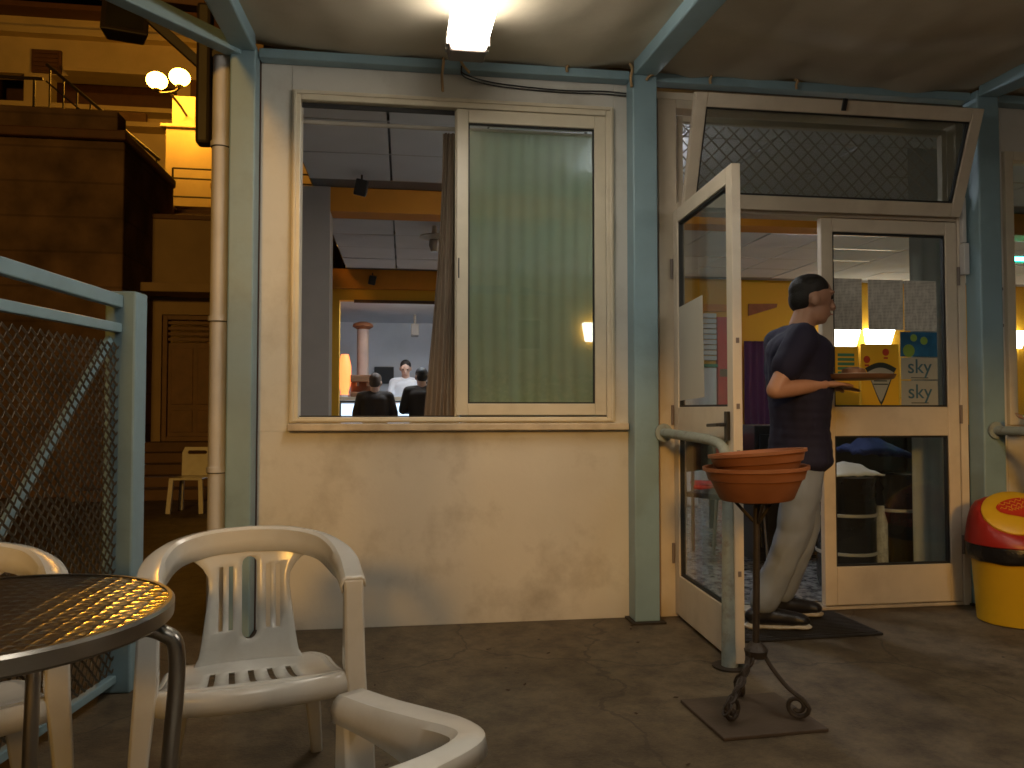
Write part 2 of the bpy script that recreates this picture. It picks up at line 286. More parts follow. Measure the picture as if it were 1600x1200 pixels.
# ================================================================== mesh helpers
class MB:
    def __init__(s): s.v = []; s.f = []
    def quadbox(s, pts):
        b = len(s.v); s.v += [tuple(p) for p in pts]
        s.f += [tuple(b + i for i in q) for q in ((0, 3, 2, 1), (4, 5, 6, 7), (0, 1, 5, 4), (1, 2, 6, 5), (2, 3, 7, 6), (3, 0, 4, 7))]
        return s
    def box(s, x0, x1, y0, y1, z0, z1):
        return s.quadbox([(x0, y0, z0), (x1, y0, z0), (x1, y1, z0), (x0, y1, z0), (x0, y0, z1), (x1, y0, z1), (x1, y1, z1), (x0, y1, z1)])
    def bar(s, a, b, w, h, upv=(0, 0, 1), w2=None, h2=None):
        """rectangular bar from a to b, w across, h along upv"""
        a = Vector(a); b = Vector(b); d = (b - a).normalized(); u = Vector(upv)
        sd = d.cross(u).normalized(); u = sd.cross(d).normalized(); w2 = w2 or w; h2 = h2 or h
        p = []
        for c, ww, hh in ((a, w, h), (b, w2, h2)):
            p += [c - sd * ww / 2 - u * hh / 2, c + sd * ww / 2 - u * hh / 2, c + sd * ww / 2 + u * hh / 2, c - sd * ww / 2 + u * hh / 2]
        return s.quadbox(p)
    def tube(s, path, r, n=10, closed=False):
        path = [Vector(p) for p in path]; k = len(path); base = len(s.v)
        rs = r if isinstance(r, (list, tuple)) else [r] * k
        prev = None
        for i, p in enumerate(path):
            if closed: t = (path[(i + 1) % k] - path[i - 1])
            else: t = path[min(i + 1, k - 1)] - path[max(i - 1, 0)]
            t = t.normalized() if t.length > 1e-9 else Vector((0, 0, 1))
            if prev is None:
                ref = Vector((0, 0, 1)) if abs(t.z) < 0.9 else Vector((1, 0, 0)); a = t.cross(ref).normalized()
            else:
                a = (prev - t * prev.dot(t)).normalized()
            prev = a; b = t.cross(a)
            for j in range(n):
                q = 2 * math.pi * j / n; s.v.append(tuple(p + a * (math.cos(q) * rs[i]) + b * (math.sin(q) * rs[i])))
        for i in range(k if closed else k - 1):
            i2 = (i + 1) % k
            for j in range(n):
                s.f.append((base + i * n + j, base + i * n + (j + 1) % n, base + i2 * n + (j + 1) % n, base + i2 * n + j))
        if not closed:
            s.f.append(tuple(base + j for j in reversed(range(n)))); s.f.append(tuple(base + (k - 1) * n + j for j in range(n)))
        return s
    def lathe(s, prof, c=(0, 0, 0), n=32, cap0=True, cap1=True, sx=1, sy=1):
        base = len(s.v); c = Vector(c)
        for r, z in prof:
            for j in range(n):
                q = 2 * math.pi * j / n; s.v.append((c.x + r * math.cos(q) * sx, c.y + r * math.sin(q) * sy, c.z + z))
        k = len(prof)
        for i in range(k - 1):
            for j in range(n):
                s.f.append((base + i * n + j, base + i * n + (j + 1) % n, base + (i + 1) * n + (j + 1) % n, base + (i + 1) * n + j))
        if cap0: s.f.append(tuple(base + j for j in reversed(range(n))))
        if cap1: s.f.append(tuple(base + (k - 1) * n + j for j in range(n)))
        return s
    def grid(s, fn, nu, nv):
        base = len(s.v)
        for i in range(nu + 1):
            for j in range(nv + 1): s.v.append(tuple(fn(i / nu, j / nv)))
        for i in range(nu):
            for j in range(nv):
                a = base + i * (nv + 1) + j; s.f.append((a, a + nv + 1, a + nv + 2, a + 1))
        return s
    def sphere(s, c, r, n=16, m=10):
        rr = (r, r, r) if not isinstance(r, (tuple, list)) else r
        prof = [(max(1e-4, math.sin(math.pi * i / m)), -math.cos(math.pi * i / m)) for i in range(m + 1)]
        b = len(s.v); s.lathe(prof, (0, 0, 0), n)
        for i in range(b, len(s.v)):
            x, y, z = s.v[i]; s.v[i] = (c[0] + x * rr[0], c[1] + y * rr[1], c[2] + z * rr[2])
        return s
    def xform(s, mtx):
        s.v = [tuple(mtx @ Vector(p)) for p in s.v]; return s
    def mesh(s, name):
        me = bpy.data.meshes.new(name); me.from_pydata(s.v, [], s.f); me.update()
        bm = bmesh.new(); bm.from_mesh(me); bmesh.ops.recalc_face_normals(bm, faces=bm.faces); bm.to_mesh(me); bm.free()
        return me
    def build(s, name, m, parent=None, bevel=0.0, smooth=False, solid=0.0, sub=0, loc=None):
        me = s.mesh(name)
        return link(name, me, m, parent, bevel, smooth, solid, sub, loc)
def link(name, me, m, parent=None, bevel=0.0, smooth=False, solid=0.0, sub=0, loc=None):
    o = bpy.data.objects.new(name, me); COL.objects.link(o)
    if m is not None: me.materials.append(M[m] if isinstance(m, str) else m)
    if parent is not None: o.parent = parent
    if loc is not None: o.location = loc
    if smooth:
        for p in me.polygons: p.use_smooth = True
        try: me.set_sharp_from_angle(angle=R(40))
        except Exception: pass
    if solid:
        md = o.modifiers.new('solid', 'SOLIDIFY'); md.thickness = solid; md.offset = 0
    if bevel:
        md = o.modifiers.new('bevel', 'BEVEL'); md.width = bevel; md.segments = 2; md.limit_method = 'ANGLE'
    if sub:
        md = o.modifiers.new('sub', 'SUBSURF'); md.levels = sub; md.render_levels = sub
    return o
def thing(name, label, cat, loc=(0, 0, 0), rz=0.0, group=None):
    o = bpy.data.objects.new(name, None); COL.objects.link(o); o.empty_display_size = 0.1
    o.location = loc; o.rotation_euler = (0, 0, rz)
    return tag(o, label, cat, group)
def tag(o, label, cat, group=None):
    o['label'] = label; o['category'] = cat
    if group: o['group'] = group
    return o
def struct(o): o['kind'] = 'structure'; return o
def copy_tree(o, parent=None):
    c = o.copy(); COL.objects.link(c); c.parent = parent
    for ch in list(o.children): copy_tree(ch, c)
    return c
def cr(pts, n=8):
    """catmull-rom through points"""
    P = [Vector(p) for p in pts]; P = [2 * P[0] - P[1]] + P + [2 * P[-1] - P[-2]]; out = []
    for i in range(1, len(P) - 2):
        a, b, c, d = P[i - 1], P[i], P[i + 1], P[i + 2]
        for k in range(n):
            t = k / n
            out.append(0.5 * ((2 * b) + (c - a) * t + (2 * a - 5 * b + 4 * c - d) * t * t + (3 * b - a - 3 * c + d) * t ** 3))
    out.append(P[-2]); return out
def poly_holes(outer, holes, fn):
    """flat polygon with holes, mapped to 3-D by fn(u, v)"""
    bm = bmesh.new()
    for loop in [outer] + holes:
        vs = [bm.verts.new((u, v, 0)) for u, v in loop]
        for i in range(len(vs)): bm.edges.new((vs[i], vs[(i + 1) % len(vs)]))
    bmesh.ops.triangle_fill(bm, use_beauty=True, use_dissolve=False, edges=list(bm.edges))
    for v in bm.verts: v.co = Vector(fn(v.co.x, v.co.y))
    bmesh.ops.recalc_face_normals(bm, faces=bm.faces)
    me = bpy.data.meshes.new('poly'); bm.to_mesh(me); bm.free(); return me
def slot(cx, cy, w, h, n=6, ang=0.0):
    """rounded slot outline"""
    r = w / 2; out = []
    for k in range(n + 1): q = math.pi * k / n; out.append((r * math.cos(q), h / 2 - r + r * math.sin(q)))
    for k in range(n + 1): q = math.pi + math.pi * k / n; out.append((r * math.cos(q), -h / 2 + r + r * math.sin(q)))
    c, s = math.cos(ang), math.sin(ang)
    return [(cx + x * c - y * s, cy + x * s + y * c) for x, y in out]
def dens(loop, step=0.02):
    out = []
    for i in range(len(loop)):
        a = Vector(loop[i]); b = Vector(loop[(i + 1) % len(loop)]); k = max(1, int((b - a).length / step))
        for j in range(k): out.append(tuple(a + (b - a) * (j / k)))
    return out
def text(name, s, size, m, parent, loc, rot=(R(90), 0, 0), depth=0.0008):
    cu = bpy.data.curves.new(name, 'FONT'); cu.body = s; cu.size = size; cu.align_x = 'CENTER'; cu.align_y = 'CENTER'; cu.extrude = depth
    t = bpy.data.objects.new(name, cu); COL.objects.link(t)
    dg = bpy.context.evaluated_depsgraph_get(); me = bpy.data.meshes.new_from_object(t.evaluated_get(dg))
    bpy.data.objects.remove(t); o = link(name, me, m, parent); o.location = loc; o.rotation_euler = rot; return o

# ================================================================== ground
g = MB().grid(lambda u, v: (-200 + 400 * u, -200 + 400 * v, -0.0), 20, 20).build('ground', 'ground'); struct(g)

# ================================================================== cafe building (outer wall plane Y = 0)
cafe = thing('cafe_building', 'white panelled cafe front with cream sliding window and double entrance door', 'cafe')
def panel(x0, x1, z0, z1, y0=0.0, y1=0.10, m='wall'):
    return MB().box(x0, x1, y0, y1, z0, z1).build('wall_panel', m, cafe, bevel=0.0015)
WX0, WX1, WZ0, WZ1 = -0.545, 1.06, 0.945, 2.60
panel(-0.69, 1.15, 0.0, WZ0, m='walllow')
panel(-0.69, WX0 - 0.0005, WZ0 + 0.0005, 2.745)
panel(WX1 + 0.0005, 1.15, WZ0 + 0.0005, 2.745)
panel(WX0 + 0.0005, WX1 - 0.0005, WZ1 + 0.002, 2.745)
panel(3.17, 3.275, 0.0, 2.745)
panel(3.277, 5.6, 0.0, 0.92, m='walllow')
panel(3.277, 5.6, 2.48, 2.745)
# side wall of the building, facing the passage
MB().box(-0.80, -0.702, 0.104, 1.0, 0, 3.0).build('side_wall', 'stonelight', cafe)
MB().box(-0.80, -0.69, 0.0, 0.10, 0, 2.745).build('corner_trim', 'shutter', cafe)
MB().box(-0.80, 9.3, 0.10, 10.6, 3.0, 3.15).build('roof', 'stonelight', cafe)
def frame(mb, x0, x1, z0, z1, w, y0, y1, wt=None, wb=None):
    wt = wt or w; wb = wb or w
    mb.box(x0, x0 + w, y0, y1, z0, z1); mb.box(x1 - w, x1, y0, y1, z0, z1)
    mb.box(x0 + w + 0.0005, x1 - w - 0.0005, y0, y1, z1 - wt, z1); mb.box(x0 + w + 0.0005, x1 - w - 0.0005, y0, y1, z0, z0 + wb)
    return mb
# --- sliding window
win = frame(MB(), WX0 + 0.002, WX1 - 0.002, 0.985, WZ1, 0.042, -0.022, 0.075, wt=0.048, wb=0.028).build('window', 'alu', cafe, bevel=0.004)
frame(MB(), WX0 + 0.012, WX1 - 0.012, 0.992, WZ1 - 0.010, 0.012, -0.032, -0.0225).build('outer_trim', 'alu', win, bevel=0.002)
MB().box(WX0 - 0.004, 1.122, -0.05, 0.07, 0.947, 0.983).build('sill', 'marble', win, bevel=0.006)
fixed = MB().box(0.248, 0.272, 0.010, 0.05, 1.015, 2.55).build('meeting_stile', 'alu', win, bevel=0.003)
MB().box(-0.503, 0.246, 0.020, 0.028, 1.014, 1.020).build('track', 'gasket', win)
MB().box(-0.503, 0.246, 0.018, 0.030, 2.530, 2.551).build('track', 'gasket', win)
MB().box(0.274, 1.014, -0.0195, -0.012, 1.0135, 1.020).build('track', 'gasket', win)
sash = frame(MB(), 0.254, 1.0145, 1.0215, 2.549, 0.058, -0.016, 0.009, wt=0.066, wb=0.058).build('sash', 'alu', win, bevel=0.003)
frame(MB(), 0.3125, 0.9565, 1.0800, 2.4825, 0.007, -0.006, 0.007).build('gasket', 'gasket', win)
MB().box(0.3185, 0.9505, -0.001, 0.004, 1.086, 2.4765).build('pane', 'glass', win)
MB().box(0.262, 0.268, -0.0205, -0.0165, 1.70, 1.80).build('latch', 'gasket', win, bevel=0.001)
# --- entrance frame
EX0, EX1 = 1.345, 2.985
ef = MB()
ef.box(1.295, 1.392, -0.015, 0.085, 0.0, 2.66); ef.box(2.985, 3.03, -0.015, 0.085, 0.0, 2.66)
ef.box(1.3925, 2.9845, -0.015, 0.085, 2.615, 2.66); ef.box(1.3925, 2.9845, -0.012, 0.085, 2.075, 2.125)
entr = ef.build('entrance_frame', 'alu2', cafe, bevel=0.004)
MB().box(1.262, 1.2945, -0.004, 0.08, 0.0, 2.70).build('rusty_jamb', 'rust', entr)
MB().box(1.262, 3.03, -0.012, 0.09, 2.661, 2.70).build('head_trim', 'alu2', entr, bevel=0.003)
frame(MB(), 1.415, 2.965, 2.135, 2.595, 0.03, 0.03, 0.07).build('inner_frame', 'alu2', entr, bevel=0.003)
MB().box(1.40, 2.98, -0.02, 0.085, 0.002, 0.018).build('threshold', 'marble', entr, bevel=0.003)
# diamond security grille behind the transom
gm = MB(); x0, x1, z0, z1 = 1.45, 2.93, 2.16, 2.57; hgt = z1 - z0; st = 0.085
k = x0 - hgt
while k < x1:
    for sgn in (1, -1):
        a = (k, z0) if sgn > 0 else (k, z1); b = (k + hgt, z1) if sgn > 0 else (k + hgt, z0)
        (ax, az), (bx, bz) = a, b; dx = bx - ax
        if ax < x0: az += (bz - az) * (x0 - ax) / dx; ax = x0
        if bx > x1: bz = az + (bz - az) * (x1 - ax) / (bx - ax); bx = x1
        if bx - ax > 0.01: gm.bar((ax, 0.094 + 0.004 * sgn, az), (bx, 0.094 + 0.004 * sgn, bz), 0.007, 0.004, (0, 1, 0))
    k += st
gm.build('security_grille', 'grey', entr)['kind'] = 'stuff'
# --- transom hopper, hinged at its foot, leaning out
tw, th = 1.565, 0.555
hop = frame(MB(), -tw / 2, tw / 2, 0, th, 0.062, -0.018, 0.018, wt=0.068, wb=0.072).build('transom_window', 'alu2', cafe, bevel=0.004)
hop.location = (2.195, -0.035, 2.094); hop.rotation_euler = (R(20), 0, 0)
frame(MB(), -tw / 2 + 0.0625, tw / 2 - 0.0625, 0.0725, th - 0.0685, 0.008, -0.008, 0.012).build('gasket', 'gasket', hop)
MB().box(-tw / 2 + 0.071, tw / 2 - 0.071, -0.002, 0.002, 0.081, th - 0.077).build('pane', 'glassdirty', hop)
MB().grid(lambda u, v: (-tw / 2 + 0.066 + u * (tw - 0.132), 0.014, 0.076 + v * (th - 0.148)), 1, 1).build('fly_screen', screen_mat('fly screen', (0.20, 0.18, 0.155), 95, 0.62), hop)
MB().box(-0.012, 0.012, -0.03, -0.0185, th - 0.05, th + 0.008).build('catch', 'black', hop, bevel=0.003)
# --- door leaves
def door_leaf(w, mirror=False):
    """local: hinge at x=0, leaf runs +x, outer face -y"""
    h = 2.045; s_ = 0.066; mb = MB()
    mb.box(0, s_, -0.02, 0.02, 0, h); mb.box(w - s_, w, -0.02, 0.02, 0, h)
    a, b = s_ + 0.0005, w - s_ - 0.0005
    mb.box(a, b, -0.02, 0.02, h - 0.072, h); mb.box(a, b, -0.02, 0.02, 0.885, 1.04); mb.box(a, b, -0.02, 0.02, 0, 0.20)
    d = mb.build('door', 'alu2', cafe, bevel=0.004)
    for z0, z1 in ((0.2005, 0.8845), (1.0405, h - 0.0725)):
        frame(MB(), a, b, z0, z1, 0.009, -0.012, 0.012).build('gasket', 'gasket', d)
        MB().box(a + 0.008, b - 0.008, -0.003, 0.003, z0 + 0.008, z1 - 0.008).build('pane', 'glassdirty', d)
    for z in (0.30, 1.0, 1.75):
        MB().tube([(-0.004, -0.026, z - 0.05), (-0.004, -0.026, z + 0.05)], 0.008, 8).build('hinge', 'fix', d)
    return d
dl = door_leaf(0.79); dl.location = (1.385, -0.03, 0.022); dl.rotation_euler = (0, 0, R(-92.5))
# strike plate screws and handle on the free edge of the open leaf
MB().box(0.72, 0.758, -0.034, -0.0205, 0.90, 1.02).build('handle_plate', 'black', dl, bevel=0.003)
MB().bar((0.738, -0.036, 0.965), (0.738, -0.062, 0.965), 0.016, 0.016).bar((0.738, -0.062, 0.965), (0.622, -0.066, 0.960), 0.020, 0.014).build('handle', 'black', dl, bevel=0.004)
MB().box(0.72, 0.758, 0.0205, 0.030, 0.90, 1.02).build('handle_plate', 'black', dl, bevel=0.003)
for z in (0.35, 0.84, 1.03, 1.30):
    MB().box(0.7901, 0.793, -0.007, 0.007, z, z + 0.022).build('lock_keep', 'fix', dl, bevel=0.001)
dr = door_leaf(0.79)
for v in dr.data.vertices: v.co.x = -v.co.x
for c in dr.children:
    for v in c.data.vertices: v.co.x = -v.co.x
for o in [dr] + list(dr.children):
    bm = bmesh.new(); bm.from_mesh(o.data); bmesh.ops.recalc_face_normals(bm, faces=bm.faces); bm.to_mesh(o.data); bm.free()
dr.location = (2.978, 0.005, 0.024)
# --- stay box on the right jamb and shutter hinges
MB().box(2.992, 3.024, -0.055, -0.016, 1.78, 1.95).box(2.996, 3.018, -0.045, -0.016, 1.955, 2.20).build('window_stay', 'pipe', cafe, bevel=0.004)
for z in (1.50, 1.70):
    MB().box(3.178, 3.245, -0.03, -0.001, z, z + 0.018).box(3.182, 3.24, -0.022, -0.001, z + 0.022, z + 0.036).build('shutter_hinge', 'fix', cafe, bevel=0.003)
# --- right hand window
w2 = frame(MB(), 3.279, 5.2, 0.965, 2.478, 0.05, -0.02, 0.07).build('window', 'alu', cafe, bevel=0.004)
w2['label'] = 'narrow strip of cream framed window glowing green inside'
MB().box(3.262, 5.25, -0.05, 0.06, 0.922, 0.962).build('sill', 'marble', w2, bevel=0.005)
MB().box(3.33, 5.149, 0.02, 0.026, 1.016, 2.427).build('pane', 'glass', w2)

# ================================================================== canopy: blue steel posts and beams with fabric
can = thing('canopy', 'blue steel canopy with sagging beige fabric roof over the terrace', 'canopy')
SL = 0.083
def cz(y): return 2.735 + SL * y
def post(x0, x1, y0, y1, h):
    p = MB().box(x0, x1, y0, y1, 0.006, h).build('post', 'blue', can, bevel=0.008)
    MB().box(x0 - 0.02, x1 + 0.02, y0 - 0.03, y1, 0.0005, 0.010).build('base_plate', 'iron', p)
    return p
post(-0.812, -0.695, -0.118, -0.004, 2.765); post(1.128, 1.256, -0.118, -0.004, 2.765); post(3.036, 3.166, -0.118, -0.004, 2.765)
for x in (-0.76, 1.19, 3.10): MB().box(x - 0.05, x + 0.05, -4.6, -4.5, 0.0, cz(-4.5) - 0.02).build('post', 'blue', can, bevel=0.008)
for xa, xb in ((-0.69, 1.126), (1.258, 3.034), (3.168, 6.5)):
    MB().box(xa, xb, -0.075, -0.003, 2.722, 2.768).build('header_beam', 'blue', can, bevel=0.006)
for xa, xb, w in ((-0.75, -0.72, 0.11), (1.192, 1.192, 0.12), (3.10, 3.10, 0.12)):
    MB().bar((xa, -0.122, cz(-0.122) + 0.045), (xb, -4.6, cz(-4.6) + 0.045), w, 0.085).build('rafter', 'blue', can, bevel=0.008)
MB().bar((-0.79, -0.10, 2.745), (-1.95, -1.95, 2.56), 0.075, 0.07).build('corner_rafter', 'blue', can, bevel=0.006)
MB().bar((-1.9, -4.62, cz(-4.6) + 0.02), (6.5, -4.62, cz(-4.6) + 0.02), 0.06, 0.09).build('front_beam', 'blue', can, bevel=0.006)
def fab(xa, xb, sag, edge, seed):
    def fn(u, v):
        x = xa + (xb - xa) * u; y = -0.02 - 4.55 * v
        e = max(0, 1 - v * 9)
        bel = 4 * u * (1 - u)
        z = cz(y) + 0.075 - sag * bel * (0.75 + 0.4 * math.sin(3 * v + seed)) * min(1, v * 5 + 0.15)
        z += 0.016 * noise.noise(Vector((x * 2.1 + seed, y * 1.6, seed))) + 0.006 * noise.noise(Vector((x * 7 + seed, y * 5, 1.3)))
        z += -edge * e * (0.5 + 0.5 * noise.noise(Vector((x * 3.2 + seed * 2, 0, 4)))) * min(1, u * 8) * min(1, (1 - u) * 8 + 0.3)
        return (x, y, z)
    return MB().grid(fn, 70, 90).build('fabric_panel', 'fabric', can, smooth=True, solid=0.003)
fab(-0.74, 1.17, 0.055, 0.035, 1.0); fab(1.215, 3.08, 0.10, 0.075, 5.0); fab(3.12, 6.4, 0.08, 0.05, 9.0)
def tie(x, z0, z1, y=-0.085, lean=0.0):
    MB().tube(cr([(x, y + 0.02, 2.79), (x + 0.004, y - 0.006, z0), (x + lean * 0.5 - 0.004, y - 0.008, (z0 + z1) / 2), (x + lean, y - 0.004, z1)], 5), 0.007, 6).build('lace', 'rope', can, smooth=True)
tie(0.180, 2.75, 2.60, lean=0.0); tie(0.262, 2.76, 2.70, lean=0.05); tie(0.80, 2.77, 2.735); tie(1.118, 2.75, 2.66, -0.126); tie(1.235, 2.74, 2.70, -0.126, -0.04)
tie(1.55, 2.76, 2.72); tie(2.02, 2.76, 2.72); tie(3.18, 2.755, 2.72)
cab = MB()
for dz in (0.0, 0.014):
    cab.tube(cr([(0.27, -0.086, 2.735), (0.29, -0.062, 2.690 + dz), (0.46, -0.012, 2.676 + dz), (0.78, -0.010, 2.664 + dz * 0.8), (1.0, -0.010, 2.668 + dz), (1.125, -0.016, 2.662 + dz)], 8), 0.0035, 6)
tag(cab.build('cable', 'black', None, smooth=True), 'pair of thin dark cables sagging along the wall above the window', 'cable')
# --- fluorescent fitting under the fabric
def lz_(y): return SL * y
def lampbox(hw0, hw1, ya, yb, za, zb):
    p = []
    for z, hw in ((za, hw0), (zb, hw1)):
        p += [(-hw, ya, z + lz_(ya)), (hw, ya, z + lz_(ya)), (hw, yb, z + lz_(yb)), (-hw, yb, z + lz_(yb))]
    return MB().quadbox(p)
for lx, ly0, lb in ((0.262, -0.50, 'lit white fluorescent tube lamp hanging under the canopy fabric above the window'), (2.15, -1.78, 'lit fluorescent tube lamp of the next canopy bay, out in front of the door'), (0.262, -3.15, 'lit fluorescent tube lamp of the outer row above the tables')):
    fl = thing('fluorescent_lamp', lb, 'lamp', (lx, ly0, 2.602 + SL * (ly0 + 0.5) - (0.28 if lx > 1 else 0.08 if ly0 < -1 else 0)), 0, 'fluorescent lamps under the canopy')
    lampbox(0.072, 0.092, -0.115, -1.21, -0.032, 0.046).build('diffuser', 'lamp', fl, bevel=0.012)
    lampbox(0.060, 0.050, 0.0, -1.24, 0.0465, 0.066).build('housing', 'fix', fl, bevel=0.006)
    lampbox(0.076, 0.092, 0.012, -0.1145, -0.034, 0.046).build('end_cap', 'fix', fl, bevel=0.006)
    for sx in (-1, 1):
        for y in (-0.03, -0.09, -0.62):
            MB().box(sx * 0.088 - 0.006, sx * 0.088 + 0.006, y - 0.016, y + 0.016, -0.005 + lz_(y), 0.05 + lz_(y)).build('clip', 'chrome', fl, bevel=0.002)
    for y_ in (-0.25, -1.0): MB().tube([(0, y_, 0.06 + lz_(y_)), (0, y_, (0.36 if lx > 1 else 0.16) + lz_(y_) * 0.5)], 0.006, 6).build('hanger', 'fix', fl)

# --- downpipe
dp = thing('downpipe', 'pinkish white rain downpipe on the left corner of the cafe', 'pipe', (-0.862, -0.045, 0))
MB().tube([(0, 0, 0.0), (0, 0, 2.72)], 0.042, 20).build('pipe', 'pipe', dp, smooth=True)
for z in (0.77, 1.475, 2.3):
    b = MB().tube([(0, 0, z - 0.012), (0, 0, z + 0.012)], 0.049, 20).build('bracket', 'pipe', dp, smooth=True)
    MB().tube([(0, 0, z - 0.016), (0, 0, z - 0.0125)], 0.0465, 20).build('joint_gap', 'gasket', dp)
MB().bar((0, 0.03, 2.68), (0.09, 0.06, 2.70), 0.05, 0.05).build('outlet', 'pipe', dp)

# ================================================================== interior shell
def sbox(name, m, *a): return struct(MB().box(*a).build(name, m))
sbox('interior_floor', 'terrazzo', -0.70, 9.2, 0.102, 5.9, 0.0, 0.020)
sbox('bar_floor', 'terrazzo', -1.6, 1.6, 5.901, 9.3, 0.0, 0.018)
sbox('interior_left_wall', 'grey', -1.10, -1.05, 1.0, 5.9, 0.0, 2.98)
sbox('interior_return_wall', 'grey', -1.049, -0.703, 1.001, 1.06, 0.0, 2.98)
sbox('interior_right_wall', 'yellow', 9.2, 9.25, 0.11, 6.0, 0.0, 2.98)
OPL, OPR, LZ = -0.80, 0.80, 2.41
sbox('far_wall_pier', 'yellow', -1.05, OPL, 5.9, 6.05, 0.0, 2.80)
fw = sbox('far_wall', 'yellow', OPR, 9.2, 5.9, 6.05, 0.0, 2.80)
lint = sbox('far_wall_lintel', 'yellow', OPL, OPR, 5.901, 6.049, LZ, 2.80)
sbox('lintel_fascia', 'orange', OPL - 0.1, OPR + 0.02, 5.80, 5.899, 2.545, 2.78)
sbox('shutter_box', 'shutter', -0.62, OPR, 5.86, 5.9, LZ - 0.035, LZ + 0.002)
sbox('bar_back_wall', 'white', -1.6, 1.7, 9.2, 9.3, 0.0, 2.7)
sbox('bar_side_wall', 'white', -1.65, -1.6, 6.05, 9.3, 0.0, 2.7)
sbox('bar_side_wall', 'white', 1.6, 1.65, 6.05, 9.3, 0.0, 2.7)
sbox('bar_ceiling', 'white', -1.6, 1.6, 6.05, 9.2, 2.5, 2.56)
sbox('pilaster', 'grey', -1.049, -0.575, 2.25, 2.50, 0.021, 2.78)
sbox('ceiling_beam', 'orange', -0.574, 9.19, 2.26, 2.49, 2.592, 2.78)
CZ = 2.75
ceil = sbox('ceiling', 'tgrid', -0.70, 9.2, 0.12, 5.9, CZ + 0.035, CZ + 0.06)
tm = MB().box(-0.292, 0.292, -0.292, 0.292, 0, 0.018).mesh('ceiling_tile'); tm.materials.append(M['tile'])
for i in range(16):
    for j in range(9):
        x = -0.40 + 0.6 * i; y = 0.45 + 0.6 * j
        if 1.98 < y < 2.7: continue
        o = bpy.data.objects.new('ceiling_tile', tm); COL.objects.link(o); o.parent = ceil
        o.location = (x, y, CZ + random.uniform(0, 0.006)); o.rotation_euler = (R(random.uniform(-.5, .5)), R(random.uniform(-.5, .5)), 0)
for j in range(10):
    MB().box(-0.70, 9.19, 0.14 + 0.6 * j, 0.158 + 0.6 * j, CZ + 0.004, CZ + 0.034).build('grid_rail', 'chrome', ceil)
# curtains
def curtain(name, m, xa, xb, z0, z1, y, folds, amp, label, xa0=None, xb0=None, tie_z=None):
    xa0 = xa if xa0 is None else xa0; xb0 = xb if xb0 is None else xb0
    def fn(u, v):
        a = xa0 + (xa - xa0) * v ** 1.5; b = xb0 + (xb - xb0) * v ** 1.5
        x = a + (b - a) * u + 0.004 * math.sin(v * 5 + u * 9)
        yy = y + amp * math.sin(u * folds * 2 * math.pi + 0.5 * math.sin(v * 3)) * (0.6 + 0.4 * v) + amp * 0.4 * noise.noise(Vector((u * 6, v * 2, folds)))
        return (x, yy, z1 + (z0 - z1) * v)
    o = MB().grid(fn, int(folds * 12), 16).build(name, m, None, smooth=True)
    return tag(o, label, 'curtain')
curtain('green_curtain', 'green', 0.26, 1.04, 1.0, 2.50, 0.145, 11, 0.004, 'sheer green pleated curtain behind the closed window pane')
curtain('brown_curtain', 'browncurtain', 0.095, 0.28, 0.90, 2.50, 0.20, 4, 0.018, 'brown curtain gathered in the middle of the cafe window', xa0=0.195, xb0=0.275)
tag(MB().tube([(-0.60, 0.17, 2.512), (1.08, 0.17, 2.512)], 0.012, 8).build('curtain_rail', 'band'), 'pale curtain rail above the open half of the window', 'rail')
curtain('grey_curtain', 'greycurtain', 2.95, 3.25, 0.05, 2.6, 0.34, 3, 0.012, 'grey curtain hanging inside the right door leaf')
# ---- lamps inside
def sconce(x, y, z, rz, label, s=1.0):
    t = thing('wall_sconce', label, 'lamp', (x, y, z), rz, 'lit wall sconces in the cafe')
    p = []
    for zz, hw, dp_ in ((-0.12, 0.165, 0.07), (0.12, 0.205, 0.13)):
        p += [(-hw * s, -dp_, zz), (hw * s, -dp_, zz), (hw * s, -0.012, zz), (-hw * s, -0.012, zz)]
    MB().quadbox(p).build('shade', 'sconce', t, bevel=0.01)
    MB().box(-0.10, 0.10, -0.0115, 0.0, -0.09, 0.09).build('wall_plate', 'chrome', t)
    return t
sconce(2.475, 5.899, 2.045, 0, 'glowing wall sconce at the right edge of the green curtained pane')
sconce(5.90, 5.899, 2.025, 0, 'left one of two glowing sconces seen in the right door glass')
sconce(6.40, 5.899, 2.025, 0, 'right one of two glowing sconces seen in the right door glass')
sconce(8.4, 5.899, 2.025, 0, 'glowing sconce on the far wall hidden beyond the door')
sconce(9.199, 3.0, 2.025, R(-90), 'glowing sconce on the right side wall of the cafe')
tl = thing('hidden_lamp', 'white tube lamp on the bar room ceiling', 'lamp', (0.2, 6.18, 2.5))
MB().box(-0.6, 0.6, -0.05, 0.05, -0.02, -0.001).build('housing', 'white', tl)
MB().box(-0.58, 0.58, -0.04, 0.04, -0.045, -0.0205).build('tube', 'tube', tl, bevel=0.01)
for x, nm in ((4.2, 'added white tube lamp hidden behind the cafe ceiling beam'), (7.0, 'added white tube lamp hidden behind the beam, further right')):  # fill tubes added to brighten the room, tucked behind the beam
    t = thing('hidden_lamp', nm, 'lamp', (x, 2.57, CZ + 0.03))
    MB().box(-0.6, 0.6, -0.05, 0.05, -0.03, -0.001).build('housing', 'white', t)
    MB().box(-0.58, 0.58, -0.04, 0.04, -0.055, -0.0305).build('tube', emit('room fill tube', (0.95, 0.96, 1.0), 52.0), t, bevel=0.01)
t = thing('hidden_lamp', 'added white tube lamp brightening the near cafe ceiling, hidden by the middle post', 'lamp', (1.45, 1.1, CZ - 0.001), R(90))  # added to lift the near ceiling, kept out of sight
MB().box(-0.4, 0.4, -0.05, 0.05, -0.05, -0.001).build('housing', 'white', t)
